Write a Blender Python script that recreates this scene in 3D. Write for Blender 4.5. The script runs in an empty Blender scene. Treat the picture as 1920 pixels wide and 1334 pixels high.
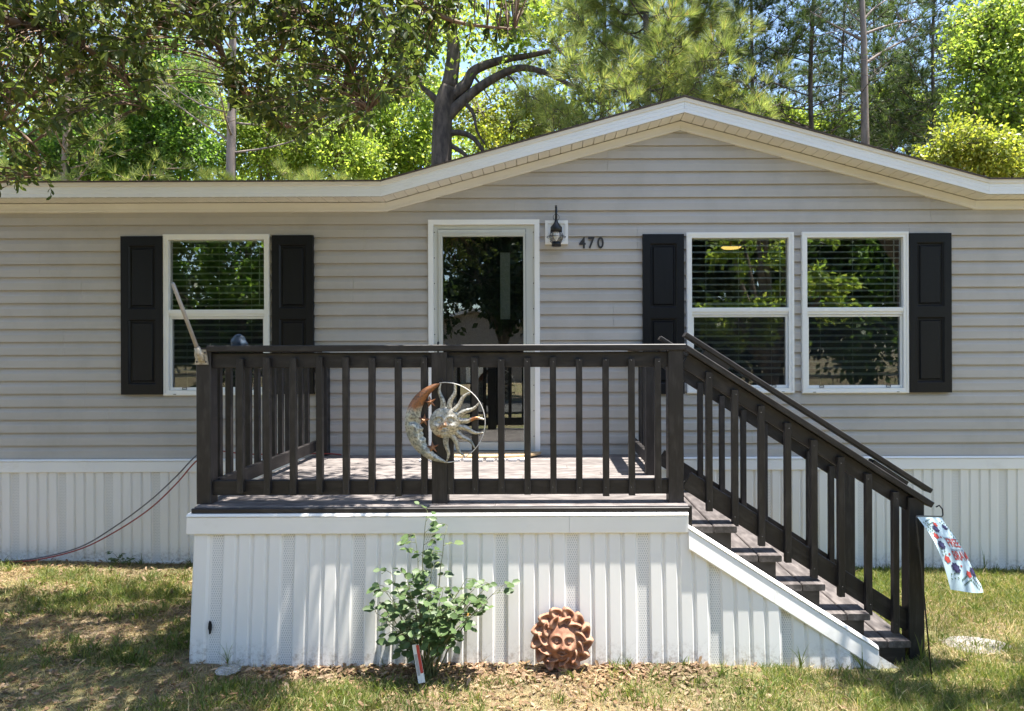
import bpy, bmesh, math, random
import numpy as np
from mathutils import Matrix, Vector

random.seed(7)
RNG = np.random.default_rng(7)
R = math.radians
scene = bpy.context.scene
COL = scene.collection

# ------------------------------------------------------------------ camera
EYE = 1.80            # eye height (m) above the lawn in front of the deck
CAMY = -6.038         # wall of the house stands at Y = 0
cam_d = bpy.data.cameras.new('camera')
cam = bpy.data.objects.new('camera', cam_d)
COL.objects.link(cam)
cam_d.sensor_width = 36.0
cam_d.lens = 24.0
cam_d.shift_x = -65 / 1920
cam_d.shift_y = -5 / 1920
cam_d.clip_start = 0.05
cam_d.clip_end = 2000
cam.matrix_world = Matrix.Translation((0, CAMY, EYE)) @ Matrix.Rotation(R(90), 4, 'X') @ Matrix.Rotation(-0.0036, 4, 'Z')
scene.camera = cam

# ------------------------------------------------------------------ sky, sun, exposure
SUN_DIR = Vector((0.20, 0.0, 1.0)).normalized()      # towards the sun
world = bpy.data.worlds.new('World')
scene.world = world
world.use_nodes = True
wn = world.node_tree
for n in list(wn.nodes):
    wn.nodes.remove(n)
w_out = wn.nodes.new('ShaderNodeOutputWorld')
w_bg = wn.nodes.new('ShaderNodeBackground')
w_sky = wn.nodes.new('ShaderNodeTexSky')
w_sky.sky_type = 'NISHITA'
w_sky.sun_disc = False
w_sky.sun_elevation = math.asin(SUN_DIR.z)
w_sky.sun_rotation = math.atan2(SUN_DIR.x, SUN_DIR.y)
w_sky.altitude = 30
w_sky.air_density = 1.0
w_sky.dust_density = 0.7
w_sky.ozone_density = 1.6
w_bg.inputs['Strength'].default_value = 0.115
wn.links.new(w_sky.outputs[0], w_bg.inputs['Color'])
wn.links.new(w_bg.outputs[0], w_out.inputs['Surface'])

sun_d = bpy.data.lights.new('sun', 'SUN')
sun_d.energy = 5.0
sun_d.angle = R(0.53)
sun_d.color = (1.0, 0.955, 0.88)
sun = bpy.data.objects.new('sun', sun_d)
COL.objects.link(sun)
sun.rotation_euler = SUN_DIR.to_track_quat('Z', 'Y').to_euler()
sun.location = (3, 0, 20)

vs = scene.view_settings
vs.view_transform = 'Standard'
vs.look = 'None'
vs.exposure = 1.9
vs.gamma = 1.0
vs.use_curve_mapping = False
scene.cycles.max_bounces = 8
scene.cycles.diffuse_bounces = 4
scene.cycles.transparent_max_bounces = 16
scene.cycles.use_denoising = True
scene.cycles.sample_clamp_indirect = 8

# ------------------------------------------------------------------ measuring
def at(px, py, Y):
    """photo pixel -> point in the vertical plane Y (principal point 1025,662, tiny roll undone)"""
    s = 1280.0 / (Y - CAMY)
    u, v = px - 1025.0, py - 662.0
    u2, v2 = u - 0.0036 * v, v + 0.0036 * u
    return Vector((u2 / s, Y, EYE - v2 / s))

def gz(x, y):
    xc = np.clip(x, -6, 6); yc = np.clip(y, -4, 1)
    z = -0.012 * xc - 0.035 * (yc + 2.0) + 0.0
    z = z + 0.012 * np.sin(1.7 * x + 0.6) * np.sin(2.3 * y) + 0.007 * np.sin(4.1 * x + 1.1 * y)
    return z

# ------------------------------------------------------------------ materials
MATS = {}
def newmat(name):
    m = bpy.data.materials.new(name)
    m.use_nodes = True
    nt = m.node_tree
    bs = nt.nodes['Principled BSDF']
    MATS[name] = m
    return m, nt, bs

def N(nt, t, **kw):
    n = nt.nodes.new(t)
    for k, v in kw.items():
        setattr(n, k, v)
    return n

def ramp(nt, fac, stops):
    r = N(nt, 'ShaderNodeValToRGB')
    el = r.color_ramp.elements
    while len(el) < len(stops):
        el.new(0.5)
    for e, (p, c) in zip(el, stops):
        e.position = p
        e.color = (c[0], c[1], c[2], 1)
    nt.links.new(fac, r.inputs[0])
    return r.outputs[0]

def noise(nt, scale, stretch=(1, 1, 1), detail=4, coords='Object', rough=0.55):
    tc = N(nt, 'ShaderNodeTexCoord')
    mp = N(nt, 'ShaderNodeMapping')
    mp.inputs['Scale'].default_value = stretch
    nt.links.new(tc.outputs[coords], mp.inputs[0])
    nz = N(nt, 'ShaderNodeTexNoise')
    nz.inputs['Scale'].default_value = scale
    nz.inputs['Detail'].default_value = detail
    nz.inputs['Roughness'].default_value = rough
    nt.links.new(mp.outputs[0], nz.inputs['Vector'])
    return nz.outputs['Fac']

def bump(nt, bs, h, strength=0.3, dist=0.01):
    b = N(nt, 'ShaderNodeBump')
    b.inputs['Strength'].default_value = strength
    b.inputs['Distance'].default_value = dist
    nt.links.new(h, b.inputs['Height'])
    nt.links.new(b.outputs[0], bs.inputs['Normal'])

def mixc(nt, fac, a, b, mode='MIX'):
    m = N(nt, 'ShaderNodeMix', data_type='RGBA', blend_type=mode)
    for sock, v in ((m.inputs[0], fac), (m.inputs[6], a), (m.inputs[7], b)):
        if hasattr(v, 'is_linked') or hasattr(v, 'links'):
            nt.links.new(v, sock)
        elif isinstance(v, (int, float)):
            sock.default_value = v
        else:
            sock.default_value = (v[0], v[1], v[2], 1)
    return m.outputs[2]

def simple(name, c, rough=0.5, var=0.12, scale=6, stretch=(1, 1, 1), bs_=0.0, bscale=60, bstretch=(1, 1, 1), metal=0.0, spec=0.5, dirt=None):
    m, nt, bs = newmat(name)
    f = noise(nt, scale, stretch)
    lo = [x * (1 - var) for x in c]; hi = [min(1, x * (1 + var)) for x in c]
    col = ramp(nt, f, [(0.3, lo), (0.7, hi)])
    if dirt:
        f2 = noise(nt, dirt[1], dirt[2] if len(dirt) > 2 else (1, 1, 1), 6, rough=0.7)
        fr = ramp(nt, f2, [(dirt[3] if len(dirt) > 3 else 0.52, (0, 0, 0)), (0.8, (1, 1, 1))])
        col = mixc(nt, fr, col, dirt[0])
    nt.links.new(col, bs.inputs['Base Color'])
    bs.inputs['Roughness'].default_value = rough
    bs.inputs['Metallic'].default_value = metal
    bs.inputs['Specular IOR Level'].default_value = spec
    if bs_:
        bump(nt, bs, noise(nt, bscale, bstretch, 3), bs_, 0.004)
    return m

simple('siding', (0.435, 0.405, 0.366), 0.45, 0.05, 2.5, (0.3, 1, 6), 0.12, 40, (0.15, 1, 6), dirt=((0.35, 0.328, 0.295), 1.4, (1.2, 1, 0.8), 0.47))
simple('vinyl_white', (0.78, 0.77, 0.74), 0.4, 0.03, 3, bs_=0.06, bscale=30, bstretch=(0.2, 1, 5), dirt=((0.62, 0.60, 0.55), 3, (0.6, 1, 1), 0.56))
simple('vinyl_cream', (0.70, 0.68, 0.645), 0.45, 0.03, 3, dirt=((0.6, 0.56, 0.50), 2.0, (0.4, 1, 1), 0.56))
simple('frame_white', (0.80, 0.80, 0.77), 0.35, 0.02, 4)
simple('fascia_white', (0.77, 0.80, 0.83), 0.3, 0.03, 2, (0.3, 1, 1), dirt=((0.62, 0.63, 0.62), 2.5, (0.5, 1, 1), 0.56))
simple('storm_frame', (0.55, 0.56, 0.51), 0.38, 0.06, 8, (1, 1, 0.2))
simple('shutter_black', (0.0055, 0.006, 0.008), 0.42, 0.15, 30, (1, 1, 0.1), 0.15, 90, (1, 1, 0.05), spec=0.28)
simple('black_metal', (0.012, 0.014, 0.018), 0.35, 0.2, 20, metal=0.3)
simple('number_black', (0.03, 0.028, 0.028), 0.4, 0.15, 20)
simple('blind_white', (0.80, 0.81, 0.78), 0.5, 0.03, 3)
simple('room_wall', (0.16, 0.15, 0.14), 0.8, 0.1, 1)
simple('shingle', (0.07, 0.055, 0.048), 0.9, 0.35, 40, bs_=0.5, bscale=90)
simple('gasket_dark', (0.03, 0.03, 0.03), 0.6, 0.1)
simple('aged_bracket', (0.42, 0.37, 0.29), 0.6, 0.3, 60, dirt=((0.15, 0.07, 0.03), 40, (1, 1, 1), 0.5), metal=0.2)
simple('pole_grey', (0.33, 0.30, 0.28), 0.45, 0.12, 30)
simple('cable_red', (0.25, 0.035, 0.025), 0.5, 0.1)
simple('cable_grey', (0.13, 0.12, 0.12), 0.5, 0.1)
simple('coir', (0.42, 0.30, 0.17), 0.95, 0.25, 120, bs_=0.8, bscale=200)
simple('mat_grey', (0.62, 0.60, 0.58), 0.8, 0.1, 40)
simple('blue_cloth', (0.015, 0.03, 0.05), 0.55, 0.5, 60, bs_=0.8, bscale=50)
simple('bark_brown', (0.14, 0.11, 0.085), 0.95, 0.45, 9, (1, 1, 0.35), 1.0, 14, (1, 1, 0.3))
simple('bark_dark', (0.07, 0.054, 0.045), 0.95, 0.6, 9, (1, 1, 0.35), 1.0, 14, (1, 1, 0.3), dirt=((0.15, 0.12, 0.10), 7, (1, 1, 0.4), 0.52))
simple('bark_pale', (0.21, 0.165, 0.14), 0.9, 0.35, 9, (1, 1, 0.3), 1.0, 14, (1, 1, 0.3), dirt=((0.12, 0.09, 0.08), 6, (1, 1, 0.3), 0.5))
simple('bark_pine', (0.26, 0.19, 0.15), 0.95, 0.4, 10, (1, 1, 0.4), 1.0, 16, (1, 1, 0.35))
simple('twig', (0.17, 0.11, 0.075), 0.85, 0.25, 20)
simple('cane_green', (0.13, 0.14, 0.06), 0.6, 0.3, 30)
simple('tag_white', (0.75, 0.74, 0.70), 0.5, 0.05)
simple('tag_red', (0.50, 0.06, 0.04), 0.5, 0.1)
simple('tag_grey', (0.35, 0.34, 0.33), 0.5, 0.1)
simple('flag_cloth', (0.40, 0.51, 0.55), 0.8, 0.05, 8, bs_=0.15, bscale=300)
simple('ink_red', (0.36, 0.035, 0.025), 0.8, 0.15, 40)
simple('ink_navy', (0.025, 0.022, 0.075), 0.8, 0.2, 40)
simple('ink_violet', (0.07, 0.06, 0.16), 0.8, 0.2, 40)
simple('ink_green', (0.06, 0.11, 0.06), 0.8, 0.2, 40)
simple('far_siding', (0.24, 0.22, 0.21), 0.6, 0.08)
simple('far_roof', (0.62, 0.62, 0.63), 0.4, 0.05)
simple('asphalt', (0.06, 0.058, 0.055), 0.9, 0.2, 30)
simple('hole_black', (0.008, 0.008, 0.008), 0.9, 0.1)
simple('step_stone', (0.20, 0.18, 0.165), 0.9, 0.25, 12, bs_=0.5, bscale=30)

def wood(name, c, worn, amount, rough=0.6):
    m, nt, bs = newmat(name)
    oi = N(nt, 'ShaderNodeObjectInfo')
    tc = N(nt, 'ShaderNodeTexCoord')
    ad = N(nt, 'ShaderNodeVectorMath', operation='ADD')
    sc = N(nt, 'ShaderNodeVectorMath', operation='SCALE'); sc.inputs['Scale'].default_value = 30
    cb = N(nt, 'ShaderNodeCombineXYZ')
    for i in range(3):
        nt.links.new(oi.outputs['Random'], cb.inputs[i])
    nt.links.new(cb.outputs[0], sc.inputs[0])
    nt.links.new(tc.outputs['Object'], ad.inputs[0]); nt.links.new(sc.outputs[0], ad.inputs[1])
    mp = N(nt, 'ShaderNodeMapping'); mp.inputs['Scale'].default_value = (1.2, 22, 22)
    nt.links.new(ad.outputs[0], mp.inputs[0])
    nz = N(nt, 'ShaderNodeTexNoise'); nz.inputs['Scale'].default_value = 4; nz.inputs['Detail'].default_value = 6; nz.inputs['Roughness'].default_value = 0.65
    nt.links.new(mp.outputs[0], nz.inputs['Vector'])
    mp2 = N(nt, 'ShaderNodeMapping'); mp2.inputs['Scale'].default_value = (3, 9, 9)
    nt.links.new(ad.outputs[0], mp2.inputs[0])
    nz2 = N(nt, 'ShaderNodeTexNoise'); nz2.inputs['Scale'].default_value = 3; nz2.inputs['Detail'].default_value = 5
    nt.links.new(mp2.outputs[0], nz2.inputs['Vector'])
    col = ramp(nt, nz.outputs['Fac'], [(0.3, [x * 0.65 for x in c]), (0.62, c), (0.75, [x * 1.35 for x in c])])
    wf = ramp(nt, nz2.outputs['Fac'], [(1 - amount - 0.1, (0, 0, 0)), (1 - amount + 0.12, (1, 1, 1))])
    mlt = N(nt, 'ShaderNodeMath', operation='MULTIPLY'); nt.links.new(wf, mlt.inputs[0]); nt.links.new(nz.outputs['Fac'], mlt.inputs[1])
    col = mixc(nt, mlt.outputs[0], col, worn)
    hv = N(nt, 'ShaderNodeMapRange'); hv.inputs[3].default_value = 0.82; hv.inputs[4].default_value = 1.18
    nt.links.new(oi.outputs['Random'], hv.inputs[0])
    mm = N(nt, 'ShaderNodeVectorMath', operation='SCALE')
    nt.links.new(col, mm.inputs[0]); nt.links.new(hv.outputs[0], mm.inputs['Scale'])
    nt.links.new(mm.outputs[0], bs.inputs['Base Color'])
    bs.inputs['Roughness'].default_value = rough
    bump(nt, bs, nz.outputs['Fac'], 0.5, 0.003)
    return m
wood('stain_wood', (0.0155, 0.0125, 0.0122), (0.05, 0.043, 0.040), 0.42, 0.55)
wood('deck_wood', (0.125, 0.108, 0.103), (0.30, 0.265, 0.245), 0.5, 0.6)
wood('tread_wood', (0.075, 0.064, 0.061), (0.20, 0.175, 0.165), 0.5, 0.55)

# perforated skirting strip: fine punched holes
m, nt, bs = newmat('vent_strip')
tc = N(nt, 'ShaderNodeTexCoord'); mp = N(nt, 'ShaderNodeMapping')
nt.links.new(tc.outputs['Object'], mp.inputs[0])
sx = N(nt, 'ShaderNodeSeparateXYZ'); nt.links.new(mp.outputs[0], sx.inputs[0])
def mth(op, a, b=None):
    n = N(nt, 'ShaderNodeMath', operation=op)
    for i, v in enumerate((a, b)):
        if v is None: continue
        if isinstance(v, (int, float)): n.inputs[i].default_value = v
        else: nt.links.new(v, n.inputs[i])
    return n.outputs[0]
zi = mth('DIVIDE', sx.outputs[2], 0.0135)
row = mth('FLOOR', zi)
off = mth('MULTIPLY', mth('MODULO', mth('ABSOLUTE', row), 2.0), 0.5)
xi = mth('ADD', mth('DIVIDE', sx.outputs[0], 0.0125), off)
fx = mth('ABSOLUTE', mth('SUBTRACT', mth('FRACT', xi), 0.5))
fz = mth('ABSOLUTE', mth('SUBTRACT', mth('FRACT', zi), 0.5))
hole = mth('MULTIPLY', mth('LESS_THAN', fx, 0.20), mth('LESS_THAN', fz, 0.30))
nt.links.new(mixc(nt, hole, (0.74, 0.73, 0.70), (0.46, 0.46, 0.46)), bs.inputs['Base Color'])
bs.inputs['Roughness'].default_value = 0.5

# skirting vinyl, stained by soil splash near its foot (object Z is height above the panel's foot)
m, nt, bs = newmat('skirt_vinyl')
f = noise(nt, 4, (1, 1, 0.3)); col = ramp(nt, f, [(0.3, (0.75, 0.735, 0.70)), (0.7, (0.80, 0.785, 0.755))])
tc = N(nt, 'ShaderNodeTexCoord'); sx = N(nt, 'ShaderNodeSeparateXYZ'); nt.links.new(tc.outputs['Object'], sx.inputs[0])
mr = N(nt, 'ShaderNodeMapRange'); mr.inputs[1].default_value = 0.0; mr.inputs[2].default_value = 0.16; mr.inputs[3].default_value = 1.0; mr.inputs[4].default_value = 0.0
nt.links.new(sx.outputs[2], mr.inputs[0])
sp = noise(nt, 38, (1, 1, 1), 6, rough=0.75)
spl = mth('MULTIPLY', mr.outputs[0], ramp(nt, sp, [(0.46, (0, 0, 0)), (0.66, (1, 1, 1))]))
nt.links.new(mixc(nt, spl, col, (0.30, 0.25, 0.19)), bs.inputs['Base Color'])
bs.inputs['Roughness'].default_value = 0.42
bump(nt, bs, noise(nt, 60, (1, 1, 0.06), 3), 0.06, 0.004)

# panes: thin clear glass that reflects by Fresnel
def pane_mat(name, base, tint):
    m, nt, bs = newmat(name)
    nt.nodes.remove(bs)
    out = nt.nodes['Material Output']
    lw = N(nt, 'ShaderNodeFresnel'); lw.inputs['IOR'].default_value = 1.52
    mr = N(nt, 'ShaderNodeMapRange'); mr.inputs[1].default_value = 0.04; mr.inputs[3].default_value = base
    nt.links.new(lw.outputs[0], mr.inputs[0])
    g = N(nt, 'ShaderNodeBsdfGlossy'); g.inputs['Roughness'].default_value = 0.0
    nz = noise(nt, 1.3, (1, 1, 1), 1)
    b = N(nt, 'ShaderNodeBump'); b.inputs['Strength'].default_value = 0.035; b.inputs['Distance'].default_value = 0.05
    nt.links.new(nz, b.inputs['Height']); nt.links.new(b.outputs[0], g.inputs['Normal'])
    t = N(nt, 'ShaderNodeBsdfTransparent'); t.inputs['Color'].default_value = (*tint, 1)
    mx = N(nt, 'ShaderNodeMixShader')
    nt.links.new(mr.outputs[0], mx.inputs[0]); nt.links.new(t.outputs[0], mx.inputs[1]); nt.links.new(g.outputs[0], mx.inputs[2])
    nt.links.new(mx.outputs[0], out.inputs['Surface'])
pane_mat('pane', 0.17, (0.86, 0.9, 0.88))
pane_mat('pane_door', 0.16, (0.8, 0.85, 0.82))
# insect screen: fine dark mesh, half open
m, nt, bs = newmat('screen_mesh')
nt.nodes.remove(bs)
d = N(nt, 'ShaderNodeBsdfDiffuse'); d.inputs['Color'].default_value = (0.02, 0.022, 0.025, 1)
t = N(nt, 'ShaderNodeBsdfTransparent')
mx = N(nt, 'ShaderNodeMixShader'); mx.inputs[0].default_value = 0.36
nt.links.new(t.outputs[0], mx.inputs[1]); nt.links.new(d.outputs[0], mx.inputs[2]); nt.links.new(mx.outputs[0], nt.nodes['Material Output'].inputs['Surface'])
# lantern globe / plastic lid
m, nt, bs = newmat('clear_glass')
bs.inputs['Base Color'].default_value = (0.92, 0.92, 0.9, 1); bs.inputs['Roughness'].default_value = 0.08
bs.inputs['Transmission Weight'].default_value = 0.85
nt.links.new(ramp(nt, noise(nt, 20), [(0.3, (0.8, 0.8, 0.78)), (0.7, (0.95, 0.95, 0.93))]), bs.inputs['Base Color'])
m, nt, bs = newmat('lamp_glow')
bs.inputs['Emission Color'].default_value = (1.0, 0.62, 0.16, 1); bs.inputs['Emission Strength'].default_value = 0.55
nt.links.new(ramp(nt, noise(nt, 9), [(0.3, (0.7, 0.5, 0.2)), (0.7, (0.8, 0.6, 0.3))]), bs.inputs['Base Color'])

def leafmat(name, stops, trans, tcol, rough=0.42, spec=0.4):
    m, nt, bs = newmat(name)
    g = N(nt, 'ShaderNodeNewGeometry')
    col = ramp(nt, g.outputs['Random Per Island'], stops)
    col = mixc(nt, 1.0, col, ramp(nt, noise(nt, 1.6, (1, 1, 1), 2), [(0.36, (0.66, 0.70, 0.66)), (0.5, (1, 1, 1)), (0.64, (1.0, 1.0, 0.9))]), 'MULTIPLY')
    nt.links.new(col, bs.inputs['Base Color'])
    bs.inputs['Roughness'].default_value = rough
    bs.inputs['Specular IOR Level'].default_value = spec
    tr = N(nt, 'ShaderNodeBsdfTranslucent')
    nt.links.new(mixc(nt, 1.0, col, tcol, 'MULTIPLY'), tr.inputs['Color'])
    mx = N(nt, 'ShaderNodeMixShader'); mx.inputs[0].default_value = trans
    out = nt.nodes['Material Output']
    nt.links.new(bs.outputs[0], mx.inputs[1]); nt.links.new(tr.outputs[0], mx.inputs[2]); nt.links.new(mx.outputs[0], out.inputs['Surface'])
leafmat('leaf_oak', [(0, (0.028, 0.045, 0.014)), (0.5, (0.06, 0.085, 0.024)), (0.9, (0.115, 0.14, 0.038)), (1, (0.17, 0.16, 0.045))], 0.5, (2.2, 2.1, 1.2), 0.5, 0.3)
leafmat('leaf_bright', [(0, (0.11, 0.165, 0.03)), (0.6, (0.20, 0.285, 0.055)), (1, (0.33, 0.37, 0.09))], 0.55, (2.1, 2.0, 1.3))
leafmat('leaf_green', [(0, (0.06, 0.115, 0.025)), (0.6, (0.125, 0.215, 0.045)), (1, (0.21, 0.29, 0.07))], 0.52, (2.0, 2.1, 1.2))
leafmat('leaf_yellow', [(0, (0.14, 0.18, 0.03)), (0.6, (0.24, 0.27, 0.05)), (1, (0.36, 0.34, 0.08))], 0.52, (1.8, 1.8, 1.0))
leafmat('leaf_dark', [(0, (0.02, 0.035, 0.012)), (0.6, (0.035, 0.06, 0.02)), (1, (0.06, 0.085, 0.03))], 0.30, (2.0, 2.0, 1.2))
leafmat('needle', [(0, (0.075, 0.115, 0.032)), (0.5, (0.16, 0.205, 0.062)), (0.93, (0.34, 0.36, 0.14)), (1, (0.36, 0.22, 0.10))], 0.45, (1.8, 1.8, 1.1), 0.5)
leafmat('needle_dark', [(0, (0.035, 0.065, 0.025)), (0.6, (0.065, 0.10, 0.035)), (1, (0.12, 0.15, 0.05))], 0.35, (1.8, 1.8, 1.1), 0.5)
leafmat('leaf_rose', [(0, (0.042, 0.075, 0.026)), (0.7, (0.09, 0.14, 0.05)), (1, (0.19, 0.23, 0.10))], 0.22, (1.8, 2.0, 1.2), 0.48, 0.4)
leafmat('leaf_rose_yellow', [(0, (0.40, 0.26, 0.03)), (1, (0.30, 0.13, 0.03))], 0.3, (1.5, 1.5, 1.0), 0.5)
leafmat('grass_green', [(0, (0.065, 0.10, 0.022)), (0.5, (0.12, 0.16, 0.038)), (0.85, (0.20, 0.21, 0.06)), (1, (0.32, 0.28, 0.11))], 0.35, (1.8, 1.9, 1.0), 0.5)
leafmat('grass_dry', [(0, (0.22, 0.16, 0.075)), (0.5, (0.36, 0.28, 0.14)), (1, (0.48, 0.40, 0.22))], 0.3, (1.5, 1.4, 1.0), 0.7)
leafmat('litter', [(0, (0.10, 0.055, 0.03)), (0.5, (0.20, 0.12, 0.065)), (1, (0.36, 0.26, 0.17))], 0.15, (1.5, 1.3, 1.0), 0.7)

# soil with thatch and moss-green drifts
m, nt, bs = newmat('lawn')
f1 = noise(nt, 1.1, (1, 1, 1), 6); f2 = noise(nt, 26, (1, 1, 1), 6, rough=0.7)
soil = ramp(nt, f2, [(0.3, (0.09, 0.06, 0.038)), (0.5, (0.20, 0.14, 0.088)), (0.68, (0.34, 0.255, 0.165))])
grn = ramp(nt, f2, [(0.3, (0.09, 0.10, 0.03)), (0.7, (0.24, 0.23, 0.09))])
ff = ramp(nt, f1, [(0.42, (0, 0, 0)), (0.62, (1, 1, 1))])
nt.links.new(mixc(nt, ff, soil, grn), bs.inputs['Base Color'])
bs.inputs['Roughness'].default_value = 0.95
bump(nt, bs, noise(nt, 45, (1, 1, 1), 6, rough=0.7), 0.9, 0.03)

# aged painted metal of the moon-and-sun ornament
m, nt, bs = newmat('aged_metal')
f = noise(nt, 9, (1, 1, 1), 3); fine = noise(nt, 90, (1, 1, 1), 3)
col = ramp(nt, f, [(0.34, (0.20, 0.22, 0.21)), (0.46, (0.44, 0.42, 0.36)), (0.58, (0.52, 0.47, 0.38)), (0.68, (0.42, 0.17, 0.06))])
col = mixc(nt, ramp(nt, fine, [(0.45, (0, 0, 0)), (0.65, (0.7, 0.7, 0.7))]), col, (0.06, 0.055, 0.05))
nt.links.new(col, bs.inputs['Base Color']); bs.inputs['Metallic'].default_value = 0.45; bs.inputs['Roughness'].default_value = 0.42
bump(nt, bs, fine, 0.6, 0.004)
m, nt, bs = newmat('aged_moon')
f = noise(nt, 9, (1, 1, 1), 3); fine = noise(nt, 90, (1, 1, 1), 3)
col = ramp(nt, f, [(0.34, (0.16, 0.20, 0.21)), (0.46, (0.40, 0.40, 0.35)), (0.62, (0.52, 0.48, 0.38))])
tc = N(nt, 'ShaderNodeTexCoord'); sx = N(nt, 'ShaderNodeSeparateXYZ'); nt.links.new(tc.outputs['Object'], sx.inputs[0])
zz_ = mth('ADD', mth('MULTIPLY', sx.outputs[2], 5.0), mth('MULTIPLY', f, 0.9))
col = mixc(nt, ramp(nt, zz_, [(0.72, (0, 0, 0)), (1.0, (1, 1, 1))]), col, (0.27, 0.115, 0.05))
col = mixc(nt, ramp(nt, fine, [(0.45, (0, 0, 0)), (0.65, (0.7, 0.7, 0.7))]), col, (0.06, 0.055, 0.05))
nt.links.new(col, bs.inputs['Base Color']); bs.inputs['Metallic'].default_value = 0.4; bs.inputs['Roughness'].default_value = 0.42
bump(nt, bs, fine, 0.6, 0.004)
m, nt, bs = newmat('rust_copper')
f = noise(nt, 30); nt.links.new(ramp(nt, f, [(0.35, (0.09, 0.06, 0.05)), (0.5, (0.24, 0.10, 0.045)), (0.7, (0.34, 0.19, 0.10))]), bs.inputs['Base Color'])
bs.inputs['Metallic'].default_value = 0.4; bs.inputs['Roughness'].default_value = 0.45
m, nt, bs = newmat('terracotta')
f = noise(nt, 14, (1, 1, 1), 5); fine = noise(nt, 160)
col = ramp(nt, f, [(0.32, (0.15, 0.06, 0.033)), (0.5, (0.28, 0.13, 0.075)), (0.68, (0.39, 0.22, 0.14))])
nt.links.new(col, bs.inputs['Base Color']); bs.inputs['Roughness'].default_value = 0.75
bump(nt, bs, fine, 0.35, 0.003)

M = MATS

# ------------------------------------------------------------------ object helpers
WM = {}
def link(name, data, mat=None, parent=None, mw=None, label=None, cat=None, group=None, kind=None):
    o = bpy.data.objects.new(name, data)
    COL.objects.link(o)
    mw = mw.copy() if mw is not None else Matrix.Identity(4)
    o.matrix_basis = mw
    WM[o] = mw
    if parent is not None:
        o.parent = parent
        o.matrix_parent_inverse = WM[parent].inverted()
    if mat is not None and data is not None and len(data.materials) == 0:
        data.materials.append(mat)
    tag(o, label, cat, group, kind)
    return o

def tag(o, label=None, cat=None, group=None, kind=None):
    for k, v in (('label', label), ('category', cat), ('group', group), ('kind', kind)):
        if v:
            o[k] = v
    return o

def empty(name, loc, label=None, cat=None, group=None, parent=None):
    o = link(name, None, None, parent, Matrix.Translation(loc), label, cat, group)
    o.empty_display_size = 0.1
    return o

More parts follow.
